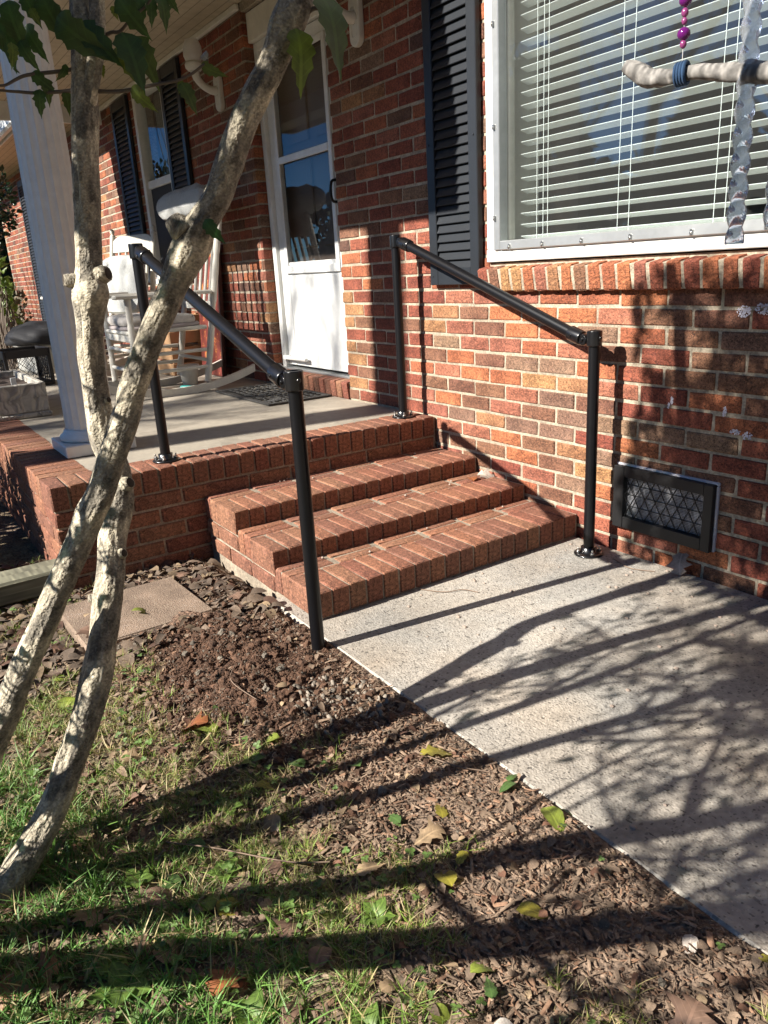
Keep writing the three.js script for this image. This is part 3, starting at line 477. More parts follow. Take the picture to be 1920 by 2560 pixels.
{ // planter, crate, box, bag at the far side of the porch
  const t = thing('planter_box', 'weathered white planter trough with carved sides and bare soil', 'planter', [-2.96, PORCH, 1.60]);
  const bk = tex(256, 256, gray((u, v) => .5 + (vnoise(u * 22 + fbm(u, v, 5, 2, 131) * 4, v * 7, 4096, 132) - .5) * .9), false), pc = tex(256, 256, (u, v) => { const a = fbm(u, v, 9, 4, 133), s = vnoise(u * 26 + fbm(u, v, 5, 2, 131) * 5, v * 8, 4096, 134); const k = .82 + (a - .5) * .3 - (s > .62 ? .1 : 0); return [k, k * .985, k * .95]; });
  const m = M(L(.76, .74, .69), { map: rep(pc, .35), bumpMap: rep(bk, .35), bumpScale: .012, roughness: .9 });
  mesh('trough', [cb(.0, .03, .029, .195, -.14, .14, .006), cb(-.91, -.88, .029, .195, -.14, .14, .006), cb(-.8795, -.0005, .029, .195, .11, .14, .006), cb(-.8795, -.0005, .029, .195, -.14, -.11, .006)], m, t);
  mesh('foot', cb(-.92, .04, .0, .028, -.15, .15, .006), m, t);
  const sg = new THREE.PlaneGeometry(.875, .22, 40, 10); sg.rotateX(-Math.PI / 2); for (let i = 0; i < sg.attributes.position.count; i++) sg.attributes.position.setY(i, noise2(sg.attributes.position.getX(i), sg.attributes.position.getZ(i), 30, 7) * .03); sg.computeVertexNormals(); sg.translate(-.44, .14, 0); mesh('soil', muv(sg), M(L(.06, .042, .032)), t);
  mesh('plant_tag', cb(-.2, -.19, .14, .215, -.02, .01, .001), white, t);
  const c = thing('milk_crate', 'black plastic milk crate with lattice sides behind the planter', 'crate', [-4.62, PORCH, 1.30], .1); const bp = M(L(.012, .012, .013), { roughness: .5 });
  mesh('rim', [cb(-.17, .17, .22, .28, .155, .17, .004), cb(-.17, .17, .22, .28, -.17, -.155, .004), cb(-.17, -.155, .22, .28, -.155, .155, .004), cb(.155, .17, .22, .28, -.155, .155, .004)], bp, c);
  mesh('corner_post', [[-1, -1], [1, -1], [-1, 1], [1, 1]].map(([a, b]) => cb(a * .156 - .013, a * .156 + .013, .001, .225, b * .156 - .013, b * .156 + .013, .003)), bp, c); mesh('bottom', cb(-.165, .165, .002, .03, -.165, .165, .004), bp, c);
  const lat = []; for (let f = 0; f < 4; f++) for (const s of [-1, 1]) for (let i = -5; i <= 5; i++) { const g = cbox(.29, .006, .006, .001); move(g, i * .05, .125, .16, 0, 0, s * .78); const p = g.attributes.position; for (let k = 0; k < p.count; k++) { p.setX(k, clamp(p.getX(k), -.15, .15)); p.setY(k, clamp(p.getY(k), .03, .222)); } g.rotateY(f * Math.PI / 2); g.computeVertexNormals(); lat.push(g); } mesh('lattice', lat, bp, c);
  const bx = thing('storage_bin', 'grey plastic storage bin beside the milk crate', 'bin', [-5.55, PORCH, .95], .15); mesh('body', cb(-.25, .25, .001, .22, -.18, .18, .02), M(L(.4, .4, .38), { map: PT }), bx); mesh('lid', cb(-.265, .265, .221, .25, -.195, .195, .01), M(L(.33, .33, .32)), bx);
  const bg = new THREE.SphereGeometry(1, 24, 14), p = bg.attributes.position; for (let i = 0; i < p.count; i++) { const k = 1 + (noise2(p.getX(i) * 2, p.getZ(i) * 2 + p.getY(i), 3, 55) - .5) * .35; p.setXYZ(i, p.getX(i) * .36 * k, Math.max(-.5, p.getY(i)) * .12 * k, p.getZ(i) * .3 * k); } bg.computeVertexNormals(); bg.translate(-5.5, PORCH + .25 + .061, .95); tag(mesh('plastic_bag', muv(bg), M(L(.012, .012, .014), { roughness: .7 }), scene), 'black plastic sack slumped on top of the grey storage bin', 'bag');
}

// ---------------------------------------------------------------- ground
function soilMound(x, z) { const a = (x + .06) / .5, b = (z - 1.57) / .27; return Math.exp(-(a * a + b * b) * 1.3); }
function groundY(x, z) {
  if (z < 1.26) return x > -.2 ? -.13 : -.06; if (x > -.2 && z < 1.6) return z < 1.292 ? -.006 : groundBase(x, z) * sm(1.29, 1.6, z) - .002 + (noise2(x, z, 22, 4) - .5) * .010; return groundBase(x, z);
}
function groundBase(x, z) {
  const side = sm(1.29, 1.34, z); let y = -.028 + .016 * side + (noise2(x, z, 6, 3) - .5) * .02 + (noise2(x, z, 26, 5) - .5) * .008;
  y += .055 * soilMound(x, z) * (.6 + .8 * noise2(x, z, 12, 8)) + soilMound(x, z) * (noise2(x, z, 45, 12) - .5) * .022;
  if (x < -.5) y -= .02 * sm(-.5, -1.2, x);
  return y;
}
{
  const ax = (a, b, s, lo, hi) => { const o = [...lo]; for (let q = a; q <= b + 1e-6; q += s) o.push(q); return [...o, ...hi]; };
  const xs = ax(-2.4, 1.9, .0225, [-300, -60, -20, -12, -8, -5, -3.5], [2.3, 3, 5, 10, 30, 300]), zs = ax(1.25, 2.62, .0225, [-300, -40, -10, -1, 1.2], [3, 4, 6, 10, 20, 60, 300]);
  const pos = [], col = [], uv = [], idx = [];
  for (const z of zs) for (const x of xs) {
    pos.push(x, groundY(x, z), z); uv.push(x, z);
    const m = clamp(soilMound(x, z) * 1.6), gr = clamp((noise2(x, z, 5, 21) - .25) * 1.5) * sm(1.5, 1.9, z), d = noise2(x, z, 15, 22);
    const soil = [.22, .122, .078], mulch = [.31, .23, .175], turf = [.22, .19, .10]; const far = Math.hypot(x, z - 2) > 4 ? 1 : 0;
    for (let k = 0; k < 3; k++) col.push((lerp(lerp(mulch[k], turf[k], clamp(gr + far * .7)), soil[k], m)) * (.75 + d * .5));
  }
  const nx = xs.length; for (let j = 0; j < zs.length - 1; j++) for (let i = 0; i < nx - 1; i++) { const a = j * nx + i, b = a + nx; idx.push(a, b, a + 1, a + 1, b, b + 1); }
  const g = new THREE.BufferGeometry(); g.setAttribute('position', new THREE.Float32BufferAttribute(pos, 3)); g.setAttribute('uv', new THREE.Float32BufferAttribute(uv, 2)); g.setAttribute('color', new THREE.Float32BufferAttribute(col, 3)); g.setIndex(idx); g.computeVertexNormals();
  const gt = tex(512, 512, (u, v) => { const a = fbm(u, v, 16, 4, 141), b = fbm(u, v, 90, 2, 142); const k = .78 + (a - .5) * .5 + (b - .5) * .5; return [k, k * .98, k * .95]; }), gb = tex(512, 512, gray((u, v) => fbm(u, v, 40, 3, 143)), false);
  const o = mesh('ground', g, M(L(1, 1, 1), { map: rep(gt, .55), bumpMap: rep(gb, .4), bumpScale: .012, vertexColors: true, roughness: .97 }), scene); o.userData.kind = 'structure';
}
// paver and timber beside the porch
{
  const pv = tex(512, 512, (u, v) => { const a = fbm(u, v, 6, 4, 151), c = vnoise(u * 150, v * 150, 150, 152); let k = .8 + (a - .5) * .3; if (c > .86) k *= 1.35; if (c < .12) k *= .7; return [k, k * .93, k * .86]; });
  const g = cbox(.405, .05, .43, .006, .002); move(g, -.655, -.004, 1.71, .03); tag(mesh('paving_stone', g, M(L(.37, .315, .27), { map: rep(pv, .5), bumpMap: rep(concBump, .3), bumpScale: .003, roughness: .95 }), scene), 'square reddish grey paving stone lying in the dirt beside the porch', 'paver');
  const w = tex(256, 256, (u, v) => { const a = fbm(u, v, 4, 3, 161), b = vnoise(u * 6, v * 70, 4096, 162); const k = .72 + (a - .5) * .3 + (b - .5) * .3; return [k, k * .99, k * .9]; });
  const t = cbox(.16, .085, 1.2, .008, .003); move(t, -1.165, .025, 2.42, .03); tag(mesh('landscape_timber', t, M(L(.42, .42, .36), { map: rep(w, .6), roughness: .9 }), scene), 'weathered grey timber lying at the corner of the porch', 'timber');
}

// ---------------------------------------------------------------- leaves
function leafGeo(kind, n = 9, curl = .25, seed = 1) {           // length 1 along +y from its base, width about x, fold about the midrib
  const r0 = mulberry(seed), ed = [];
  for (let i = 0; i <= n; i++) {
    const s = i / n; let w;
    if (kind === 'toothed') { w = .25 * Math.pow(Math.sin(Math.PI * Math.pow(s, .6)), 1.05) * (s > .65 ? 1 - (s - .65) * 1.3 : 1); if (i > 2 && i < n - 1) w *= i % 3 === 0 ? 1.1 : i % 3 === 1 ? .8 : .93; }
    else if (kind === 'oval') w = .34 * Math.pow(Math.sin(Math.PI * Math.pow(s, .85)), .75);
    else w = [.04, .3, .17, .5, .28, .22, .34, .14, .1, .0][Math.min(9, Math.round(s * 9))];   // lobed
    ed.push([w * (1 + (r0() - .5) * .16), s, w * (1 + (r0() - .5) * .16)]);
  }
  const p = [], idx = [], uv = [];
  ed.forEach(([wl, s, wr]) => { const z = -curl * s * s + .05 * Math.sin(s * 5); const f = curl * .5; p.push(-wl, s, z + wl * f + (r0() - .5) * .02, 0, s, z, wr, s, z + wr * f + (r0() - .5) * .02); uv.push(-wl, s, 0, s, wr, s); });
  for (let i = 0; i < n; i++) { const a = i * 3, b = a + 3; idx.push(a, a + 1, b, b, a + 1, b + 1, a + 1, a + 2, b + 1, b + 1, a + 2, b + 2); }
  const g = new THREE.BufferGeometry(); g.setAttribute('position', new THREE.Float32BufferAttribute(p, 3)); g.setAttribute('uv', new THREE.Float32BufferAttribute(uv, 2)); g.setIndex(idx); g.computeVertexNormals(); return g;
}
const leafTex = tex(128, 128, (u, v) => { const a = fbm(u, v, 6, 3, 171), m = Math.abs(((u + .5) % 1) - .5) < .025 ? 1.25 : 1, s = Math.abs(((v * 7 - Math.abs(u - .5) * 5) % 1 + 1) % 1 - .5) < .06 ? 1.12 : 1; const k = (.78 + (a - .5) * .45) * m * s; return [k, k, k]; });
const leafMat = (r, g, b, t = .35) => M(L(r, g, b), { map: leafTex, roughness: .55, transmission: t, thickness: 0, side: THREE.DoubleSide });
const LM = { d: leafMat(.085, .18, .035, .5), g: leafMat(.12, .20, .03, .45), y: leafMat(.24, .34, .04, .5), Y: leafMat(.27, .40, .05, .5), w: leafMat(.6, .58, .4, .4), G: leafMat(.04, .14, .04, .3) };
const toothed = [1, 2, 3].map(s => leafGeo('toothed', 15, [.12, .28, .4][s - 1], s)), lobed = [4, 5, 6].map(s => leafGeo('lobed', 9, [.2, .35, .5][s - 4], s)), oval = [7, 8].map(s => leafGeo('oval', 6, [.2, .4][s - 7], s));

// ---------------------------------------------------------------- the many-stemmed tree
const barkTex = tex(512, 1024, (u, v) => {
  const a = fbm(u, v, 5, 4, 181), b = vnoise(u * 34, v * 12, 4096, 182), c = fbm(u, v, 16, 5, 183, .75), d = fbm(u, v, 90, 2, 184);
  let k = .66 + (b - .5) * .2 + (d - .5) * .3; const pale = sm(.34, .62, a), blot = sm(.5, .74, c) * (1 - pale * .4); const r = lerp(k * .92, k * 1.25, pale), q = 1 - blot * .3;
  return [r * q, r * q * .97, r * q * (.90 - pale * .02)];
});
const barkBump = tex(256, 512, gray((u, v) => .5 + (vnoise(u * 40, v * 14, 4096, 182) - .5) * .6 + (fbm(u, v, 60, 2, 185) - .5) * .6), false);
const bark = M(L(.70, .665, .615), { map: rep(barkTex, .28), bumpMap: rep(barkBump, .2), bumpScale: .004, roughness: .95 });
const twigMat = M(L(.14, .11, .085), { roughness: .9 });
const tree = thing('maple_tree', 'pale barked tree with several leaning stems and green toothed leaves', 'tree');
const stemA = [[.53, -.1, 2.43], [.490, -.052, 2.352], [.465, .036, 2.263], [.447, .110, 2.190], [.416, .189, 2.132], [.395, .257, 2.086], [.369, .334, 2.043], [.340, .394, 2.013], [.308, .461, 1.984], [.277, .522, 1.958], [.243, .585, 1.935], [.213, .642, 1.909], [.190, .692, 1.892], [.166, .732, 1.890], [.146, .776, 1.899], [.136, .835, 1.897], [.128, .897, 1.893], [.127, .964, 1.890], [.124, 1.062, 1.876], [.121, 1.119, 1.866], [.114, 1.188, 1.856], [.113, 1.280, 1.842], [.112, 1.369, 1.831], [.105, 1.488, 1.810], [.094, 1.575, 1.794], [.083, 1.662, 1.780], [.05, 1.9, 1.75], [.02, 2.2, 1.76]];
const stemB = [[.42, -.1, 2.48], [.385, .06, 2.375], [.358, .188, 2.300], [.351, .296, 2.227], [.351, .377, 2.180], [.353, .448, 2.135], [.355, .536, 2.081], [.357, .636, 2.018], [.369, .713, 1.973], [.376, .790, 1.937], [.383, .866, 1.901], [.388, .920, 1.882], [.406, 1.005, 1.841], [.428, 1.088, 1.797], [.451, 1.168, 1.754], [.463, 1.207, 1.732], [.478, 1.247, 1.705], [.490, 1.295, 1.682], [.515, 1.384, 1.644], [.541, 1.460, 1.599], [.561, 1.521, 1.571], [.589, 1.645, 1.512], [.64, 1.9, 1.42], [.68, 2.2, 1.36]];
const crook = (s, seed) => (t, a, len) => 1 + (noise2(a * 1.2 + 7, len, 9, seed) - .5) * .22 + (noise2(Math.cos(a) * 2, len + Math.sin(a), 38, seed + 3) - .5) * .08 + s.reduce((k, [h, an, amp, w]) => { let da = Math.abs(a - an); da = Math.min(da, 2 * Math.PI - da); return k + amp * Math.exp(-Math.pow((len - h) / w, 2)) * (an < 0 ? 1 : Math.exp(-da * da * 1.6)); }, 0);
function stem(pts, r0, r1, knots, seed, n = 150) { return mesh('stem', tube(spline(pts, n), (t) => lerp(r0, r1, t), 22, crook(knots, seed)), bark, tree); }
stem(stemA, .031, .0255, [[.62, -1, .12, .05], [.98, -1, .22, .045], [1.18, 2.2, .35, .03], [1.45, -1, .3, .04], [1.46, 1.1, .5, .03], [1.85, 4, .2, .03]], 31);
stem(stemB, .0275, .0235, [[.35, -1, .1, .05], [.92, 5.2, .28, .03], [1.47, -1, .32, .05], [1.49, 3.6, .5, .035], [1.2, 1.5, .16, .03], [1.9, -1, .25, .04]], 37);
// cut stubs and knots
const knotMat = M(L(.055, .042, .032), { roughness: .95 });
for (const [p, d, r, l] of [[[.452, 1.185, 1.76], [-.55, .75, .35], .02, .042], [[.119, 1.115, 1.868], [-.15, .15, 1], .014, .05], [[.122, 1.125, 1.868], [.75, .1, -.7], .018, .05], [[.20, .675, 1.90], [.75, .35, -.45], .016, .045], [[.26, .545, 1.95], [.8, .25, -.5], .012, .04], [[.135, .86, 1.893], [.8, .2, -.55], .009, .03], [[.365, .735, 1.96], [-.5, .2, .8], .009, .028], [[.40, .255, 2.085], [.9, .15, .35], .011, .028], [[.30, .47, 1.99], [-.4, .1, .9], .009, .03]]) {
  const D = V(...d).normalize(), P = V(...p), at = (k) => P.clone().addScaledVector(D, k).toArray(); const s = mesh('stub', tube([at(0), at(l * .4), at(l * .8), at(l)], [r * 1.35, r * 1.1, r, r * .82], 12, (t, a) => 1 + (hash(Math.round(a * 4), Math.round(t * 3), 5) - .5) * .25), bark, tree);
  mesh('cut_end', cyl(at(l * .98), at(l * 1.03), r * .74, 11, r * .6), knotMat, s);
}
const clear = (p) => { // keep out of the open side towards the house, and leave the steps and the wall by them in the sun
  const zg = p.z - p.y / .668, xg = p.x + .187 * p.y, xw = p.x + .125 * p.z, yw = p.y - .668 * p.z;
  if (zg > 1.29) return 1; if (zg > 0) return xg > .13 + (1.29 - zg) * .2 ? 1 : 0; return xw > .07 && yw < 1.06 ? 1 : (xw > -.65 && xw <= .09 && yw < .95 && yw > .1 ? .03 : (xw > .55 && yw < 1.35 ? .12 : 0));
};
const foliage = [], twigs = [];
function leafAt(p, size, dir, geo = toothed) { const m = new THREE.Matrix4().compose(p, new THREE.Quaternion().setFromUnitVectors(V(0, 1, 0), dir.clone().normalize()).multiply(new THREE.Quaternion().setFromAxisAngle(V(0, 1, 0), rr(0, 6.28))), V(size, size, size)); return geo[Math.floor(rnd() * geo.length)].clone().applyMatrix4(m); }
rnd = mulberry(77);
for (const [pts, r0, r1, b0] of [
  [[[.54, -.1, 2.50], [.62, .1, 2.55], [1.02, .7, 2.62], [1.36, 1.25, 2.68], [1.6, 1.8, 2.72], [1.72, 2.5, 2.8]], .038, .02, .75],
  [[[.50, -.1, 2.54], [.55, .15, 2.57], [.86, .75, 2.58], [1.05, 1.2, 2.60], [1.2, 1.8, 2.66], [1.25, 2.5, 2.7]], .028, .013, .55],
  [[[.44, -.1, 2.56], [.46, .2, 2.56], [.6, .9, 2.52], [.66, 1.4, 2.50], [.6, 2.0, 2.5], [.5, 2.6, 2.52]], .024, .010, .6],
  [[[.39, -.1, 2.56], [.4, .25, 2.55], [.44, .9, 2.5], [.42, 1.5, 2.46], [.36, 2.1, 2.44], [.3, 2.7, 2.44]], .02, .009, .6]]) {
  stem(pts, r0, r1, [[.5, -1, .15, .05], [1.2, -1, .15, .04]], Math.floor(rr(40, 90)), 60);
  const C = new THREE.CatmullRomCurve3(pts.map(p => V(...p)));
  const grow = (p, d, len, r, lv) => {
    const q = [p.clone()], n = 6, dir = d.clone().normalize();
    for (let k = 0; k < n; k++) { dir.add(V(rr(-.22, .22), rr(-.1, .16), rr(-.22, .22))).normalize(); const w = q[q.length - 1].clone().addScaledVector(dir, len / n); if (w.z < 2.4 || clear(w) < .5) break; q.push(w); }
    if (q.length < 3) return; twigs.push(tube(q, (t) => r * (1 - .6 * t), lv ? 5 : 7));
    for (let k = 2; k < q.length; k++) {
      if (lv < 2) for (let j = 0; j < (lv ? 2 : 2); j++) grow(q[k], V(rr(-1, 1), rr(-.1, .9), rr(-1, 1)).lerp(dir, .35), len * rr(.4, .62), r * .5, lv + 1);
      if (lv > 0 && rnd() < .15) { const e = q[k].clone().add(V(rr(-.05, .05), rr(-.06, .02), rr(-.05, .05))); if (e.z > 2.42 && rnd() < clear(e)) { twigs.push(tube([q[k], e], .0012, 4)); foliage.push(leafAt(e, rr(.035, .065), V(rr(-.5, .5), rr(-1, -.3), rr(-.5, .5)))); } }
    }
  };
  for (let i = 0; i < (r0 > .026 ? 26 : 12); i++) { const s = rr(.22, .95), p = C.getPoint(s); if (p.y < b0) continue; grow(p, V(rr(-.8, .9), rr(.3, 1), rr(-.5, .8)), rr(.55, 1.15), rr(.006, .0125), 0); }
}
// leafy spray shading the wall beside the vent
for (let i = 0; i < 2300; i++) { const xw = rr(.05, .95), yw = rr(-.1, 1.0), z = rr(2.45, 3.2), p = V(xw - .125 * z, yw + .668 * z, z); const dn = noise2(xw, yw, 12, 91) * .7 + noise2(xw, yw, 4, 93) * .3; if (dn < .39 || rnd() > clear(p) * .95) continue; foliage.push(leafAt(p, rr(.05, .09), V(rr(-.5, .5), rr(-1, -.2), rr(-.5, .5)))); const c = V(.35, p.y + .15, 2.7).lerp(p, .55); twigs.push(tube([c, p], .0018, 4)); }
// leafy shoots at the foot of the stems that speckle the grass with shade
for (let i = 0; i < 700; i++) { const xg = rr(0, 1.3), zg = rr(1.35, 2.4), z = rr(2.42, 2.85), y = (z - zg) * .668, p = V(xg - .187 * y, y, z); const dn = noise2(xg, zg, 9, 97); if (dn < .52 || y < .04 || rnd() > .7) continue; foliage.push(leafAt(p, rr(.03, .06), V(rr(-1, 1), rr(-.6, .6), rr(-1, 1)))); if (rnd() < .4) twigs.push(tube([V(.5 + rr(-.1, .1), Math.max(0, y - .25), 2.55 + rr(0, .15)), p], .0016, 4)); }
mesh('branches', twigs, twigMat, tree).userData.kind = 'stuff'; mesh('foliage', foliage, leafMat(.06, .13, .03, .3), tree).userData.kind = 'stuff';
for (const pts of [[[.106, 1.534, 1.80], [.078, 1.529, 1.846], [.055, 1.523, 1.904], [.043, 1.516, 1.926], [.048, 1.504, 1.946], [.040, 1.503, 1.958], [.034, 1.505, 1.986]], [[.105, 1.495, 1.806], [.080, 1.492, 1.845], [.049, 1.492, 1.893], [.040, 1.494, 1.926], [.030, 1.496, 1.958], [.024, 1.499, 1.986]], [[.106, 1.490, 1.807], [.167, 1.481, 1.756], [.223, 1.484, 1.708], [.275, 1.488, 1.663], [.312, 1.502, 1.638], [.317, 1.516, 1.622]], [[.113, 1.58, 1.775], [.141, 1.592, 1.751], [.163, 1.591, 1.737], [.181, 1.612, 1.716], [.204, 1.632, 1.689], [.228, 1.648, 1.681]], [[.58, 1.53, 1.55], [.591, 1.542, 1.530], [.620, 1.524, 1.516], [.640, 1.508, 1.514]]]) mesh('branch', tube(spline(pts, 24), (t) => .0042 - .0022 * t, 8, (t, a, l) => 1 + (noise2(l, a, 60, 4) - .5) * .3), twigMat, tree);
mesh('branch', tube(spline([[.10, 1.42, 1.822], [.125, 1.5, 1.80], [.13, 1.58, 1.775], [.128, 1.68, 1.76], [.14, 1.8, 1.74]], 24), (t) => .017 - .003 * t, 14, crook([], 66)), bark, tree);
rnd = mulberry(5);
for (const [bx, by, bz, tx, ty, tz, k] of [[.072, 1.649, 1.920, .091, 1.565, 1.921, 'd'], [.041, 1.627, 1.942, .071, 1.545, 1.925, 'd'], [.094, 1.570, 1.933, .096, 1.528, 1.934, 'y'], [.078, 1.579, 1.913, .094, 1.529, 1.899, 'd'], [.066, 1.612, 1.893, .088, 1.547, 1.878, 'd'], [.081, 1.667, 1.856, .109, 1.582, 1.844, 'd'], [.061, 1.669, 1.886, .079, 1.611, 1.873, 'd'], [.099, 1.632, 1.888, .105, 1.604, 1.876, 'y'], [.078, 1.643, 1.837, .098, 1.600, 1.813, 'd'], [.155, 1.607, 1.855, .209, 1.528, 1.799, 'd'], [.157, 1.597, 1.820, .206, 1.531, 1.763, 'd'], [.149, 1.576, 1.845, .148, 1.554, 1.839, 'y'], [.210, 1.577, 1.749, .248, 1.479, 1.731, 'd'], [.192, 1.577, 1.720, .223, 1.498, 1.699, 'g'], [.165, 1.561, 1.751, .195, 1.498, 1.723, 'y'], [.189, 1.648, 1.740, .225, 1.572, 1.711, 'd'], [.190, 1.649, 1.700, .196, 1.599, 1.701, 'd'], [.202, 1.648, 1.682, .208, 1.601, 1.681, 'd'], [.213, 1.647, 1.665, .226, 1.596, 1.656, 'd'], [.222, 1.650, 1.650, .228, 1.620, 1.640, 'd'], [.130, 1.644, 1.737, .131, 1.622, 1.728, 'y'], [.134, 1.536, 1.775, .131, 1.513, 1.775, 'y'], [.063, 1.497, 1.887, .062, 1.450, 1.897, 'd'], [.064, 1.518, 1.874, .070, 1.473, 1.872, 'g'], [.058, 1.528, 1.896, .078, 1.494, 1.867, 'd'], [.048, 1.537, 1.927, .045, 1.525, 1.919, 'd'], [.082, 1.492, 1.843, .086, 1.453, 1.840, 'g'], [.275, 1.482, 1.666, .295, 1.430, 1.648, 'g'], [.265, 1.489, 1.659, .256, 1.467, 1.667, 'y'], [.311, 1.510, 1.634, .332, 1.483, 1.598, 'g'], [.317, 1.516, 1.622, .292, 1.540, 1.627, 'w'], [.590, 1.508, 1.572, .612, 1.418, 1.571, 'Y'], [.629, 1.554, 1.543, .672, 1.437, 1.525, 'd'], [.505, 1.211, 1.742, .520, 1.170, 1.723, 'G'], [.076, 1.594, 1.946, .076, 1.563, 1.945, 'd'], [.093, 1.540, 1.835, .084, 1.508, 1.849, 'd'], [.212, 1.483, 1.745, .235, 1.435, 1.717, 'y']]) {
  const B = V(bx, by, bz), D = V(tx, ty, tz).sub(B), l = D.length(); D.normalize(); const side = D.clone().cross(V(.8, -.15, .25)).normalize().applyAxisAngle(D, rr(-.75, .75)), nrm = side.clone().cross(D);
  const m = mesh('leaf', toothed[Math.floor(rnd() * 3)], LM[k], tree); m.quaternion.setFromRotationMatrix(new THREE.Matrix4().makeBasis(side, D, nrm)); m.position.copy(B); m.scale.setScalar(l * 1.12);
}

// ---------------------------------------------------------------- wind chime in front of the window
{
  const t = thing('wind_chime', 'hanging chime of twisted clear tubes, driftwood and purple beads before the window', 'wind chime');
  const tw = M(L(.86, .89, .94), { roughness: .08, transmission: .85, thickness: .01, ior: 1.45, attenuationColor: L(.62, .7, .84), attenuationDistance: .06 });
  const twist = (x, z, y0, y1, r, ph) => { const n = 200, pts = []; for (let i = 0; i <= n; i++) pts.push([x, lerp(y0, y1, i / n), z]); return tube(pts, r, 64, (s, a, len) => .78 + .42 * Math.pow(Math.abs(Math.cos(a - len * 56 + ph)), 1.5) + .02 * Math.sin(a * 16 - len * 56 * 16)); };
  mesh('twisted_tube', twist(.752, .50, 1.117, 2.05, .0185, 0), tw, t); mesh('twisted_tube', twist(.818, .455, 1.15, 2.05, .0185, 1), tw, t); mesh('twisted_tube', twist(.90, .52, 1.1, 2.05, .0185, 2), tw, t);
  const dw = tex(256, 64, (u, v) => { const a = vnoise(u * 5, v * 26, 4096, 201), b = fbm(u, v, 20, 3, 202); const k = .62 + (a - .5) * .5 + (b - .5) * .25; return [k, k * .97, k * .93]; });
  mesh('driftwood', tube(spline([[.405, 1.572, .50], [.44, 1.555, .50], [.49, 1.528, .50], [.545, 1.52, .50], [.62, 1.515, .5], [.70, 1.497, .50], [.79, 1.478, .50], [.86, 1.47, .5]], 40), (s) => .02 - .006 * Math.pow(1 - s, 6) + .004 * Math.sin(s * 9), 14, (s, a) => 1 + (noise2(a, s * 6, 2.5, 12) - .5) * .4), M(L(.5, .505, .51), { map: rep(dw, .2), roughness: .9 }), t);
  mesh('blue_cord_wrap', [0, .008, .016, .024].map(k => { const p = []; for (let i = 0; i <= 18; i++) { const a = i / 18 * 6.4; p.push([.565 + k + Math.sin(a) * .008, 1.52 + Math.cos(a) * .0235, .5 + Math.sin(a) * .0235]); } return tube(p, .005, 6); }), M(L(.02, .055, .12), { roughness: .9 }), t);
  const bead = M(L(.14, .012, .15), { roughness: .15, transmission: .25, thickness: .01, ior: 1.5, attenuationColor: L(.5, .05, .55), attenuationDistance: .02 }), bead2 = M(L(.26, .05, .17), { roughness: .25, transmission: .2, thickness: .01 });
  for (const [y, r, k] of [[1.584, .008, 1], [1.606, .0155, 0], [1.633, .007, 1], [1.651, .0085, 1], [1.676, .015, 0], [1.7, .008, 1], [1.725, .015, 0]]) { const g = new THREE.IcosahedronGeometry(r, 2); g.scale(1, k ? 1.25 : .95, 1); g.translate(.576, y, .5); mesh('bead', g, k ? bead2 : bead, t); }
  mesh('cord', [cyl([.576, 1.54, .5], [.576, 2.2, .5], .0009, 5), cyl([.576, 2.2, .5], [.79, 2.652, .5], .0012, 5), cyl([.752, 2.05, .5], [.79, 2.3, .5], .001, 5), cyl([.818, 2.05, .455], [.79, 2.3, .5], .001, 5), cyl([.90, 2.05, .52], [.79, 2.3, .5], .001, 5), cyl([.79, 2.3, .5], [.79, 2.652, .5], .0012, 5)], M(L(.4, .38, .36)), t);
}

// ---------------------------------------------------------------- ground cover
const inst = (name, g, m, n, fn, label, category) => { const o = new THREE.InstancedMesh(g, m, n); o.name = name; o.userData = { kind: 'stuff', label, category }; o.castShadow = o.receiveShadow = true; const d = new THREE.Object3D(), c = new THREE.Color(); for (let i = 0; i < n; i++) { d.rotation.set(0, 0, 0); d.scale.set(1, 1, 1); fn(d, c, i); d.updateMatrix(); o.setMatrixAt(i, d.matrix); o.setColorAt(i, c); } scene.add(o); return o; };
const spot = (ok) => { for (let k = 0; k < 60; k++) { const z = rr(1.295, 2.55), x = rr(-1.6, 1.75); if (rnd() < ok(x, z)) return [x, z]; } return [rr(.2, 1.5), rr(1.9, 2.5)]; };
const onPaver = (x, z) => x > -.875 && x < -.435 && z > 1.485 && z < 1.935, byPorch = (x, z) => x < -1.1 && z < 1.85, onSteps = (x, z) => x < -.15 && z < 1.25;
rnd = mulberry(300);
inst('wood_chips', (() => { const g = cbox(1, .16, .26, .03, .05); const p = g.attributes.position; for (let i = 0; i < p.count; i++) p.setY(i, p.getY(i) + .12 * p.getX(i) * p.getX(i)); g.computeVertexNormals(); return g; })(), M(L(1, 1, 1), { roughness: .95, map: MT }), 34000, (d, c) => {
  const [x, z] = spot((x, z) => onPaver(x, z) || byPorch(x, z) ? 0 : (z < 1.75 && x > .15 ? 1 : .42) * (1 - .93 * clamp(soilMound(x, z) * 1.6))); d.position.set(x, groundY(x, z) + .003 + rnd() * .004, z); d.rotation.set(rr(-.35, .35), rr(0, 6.28), rr(-.3, .3)); const s = rr(.003, .011) * (rnd() < .1 ? 2.2 : 1); d.scale.set(s * rr(.5, 1.9), s * rr(.3, 1), s * rr(.4, 1.6)); const k = rr(.55, 1.3), q = rnd(); c.setRGB(.37 * k, (q < .3 ? .225 : .27) * k, (q < .3 ? .15 : .2) * k);
}, 'scattered brown bark chips and leaf shreds covering the bare ground', 'mulch');
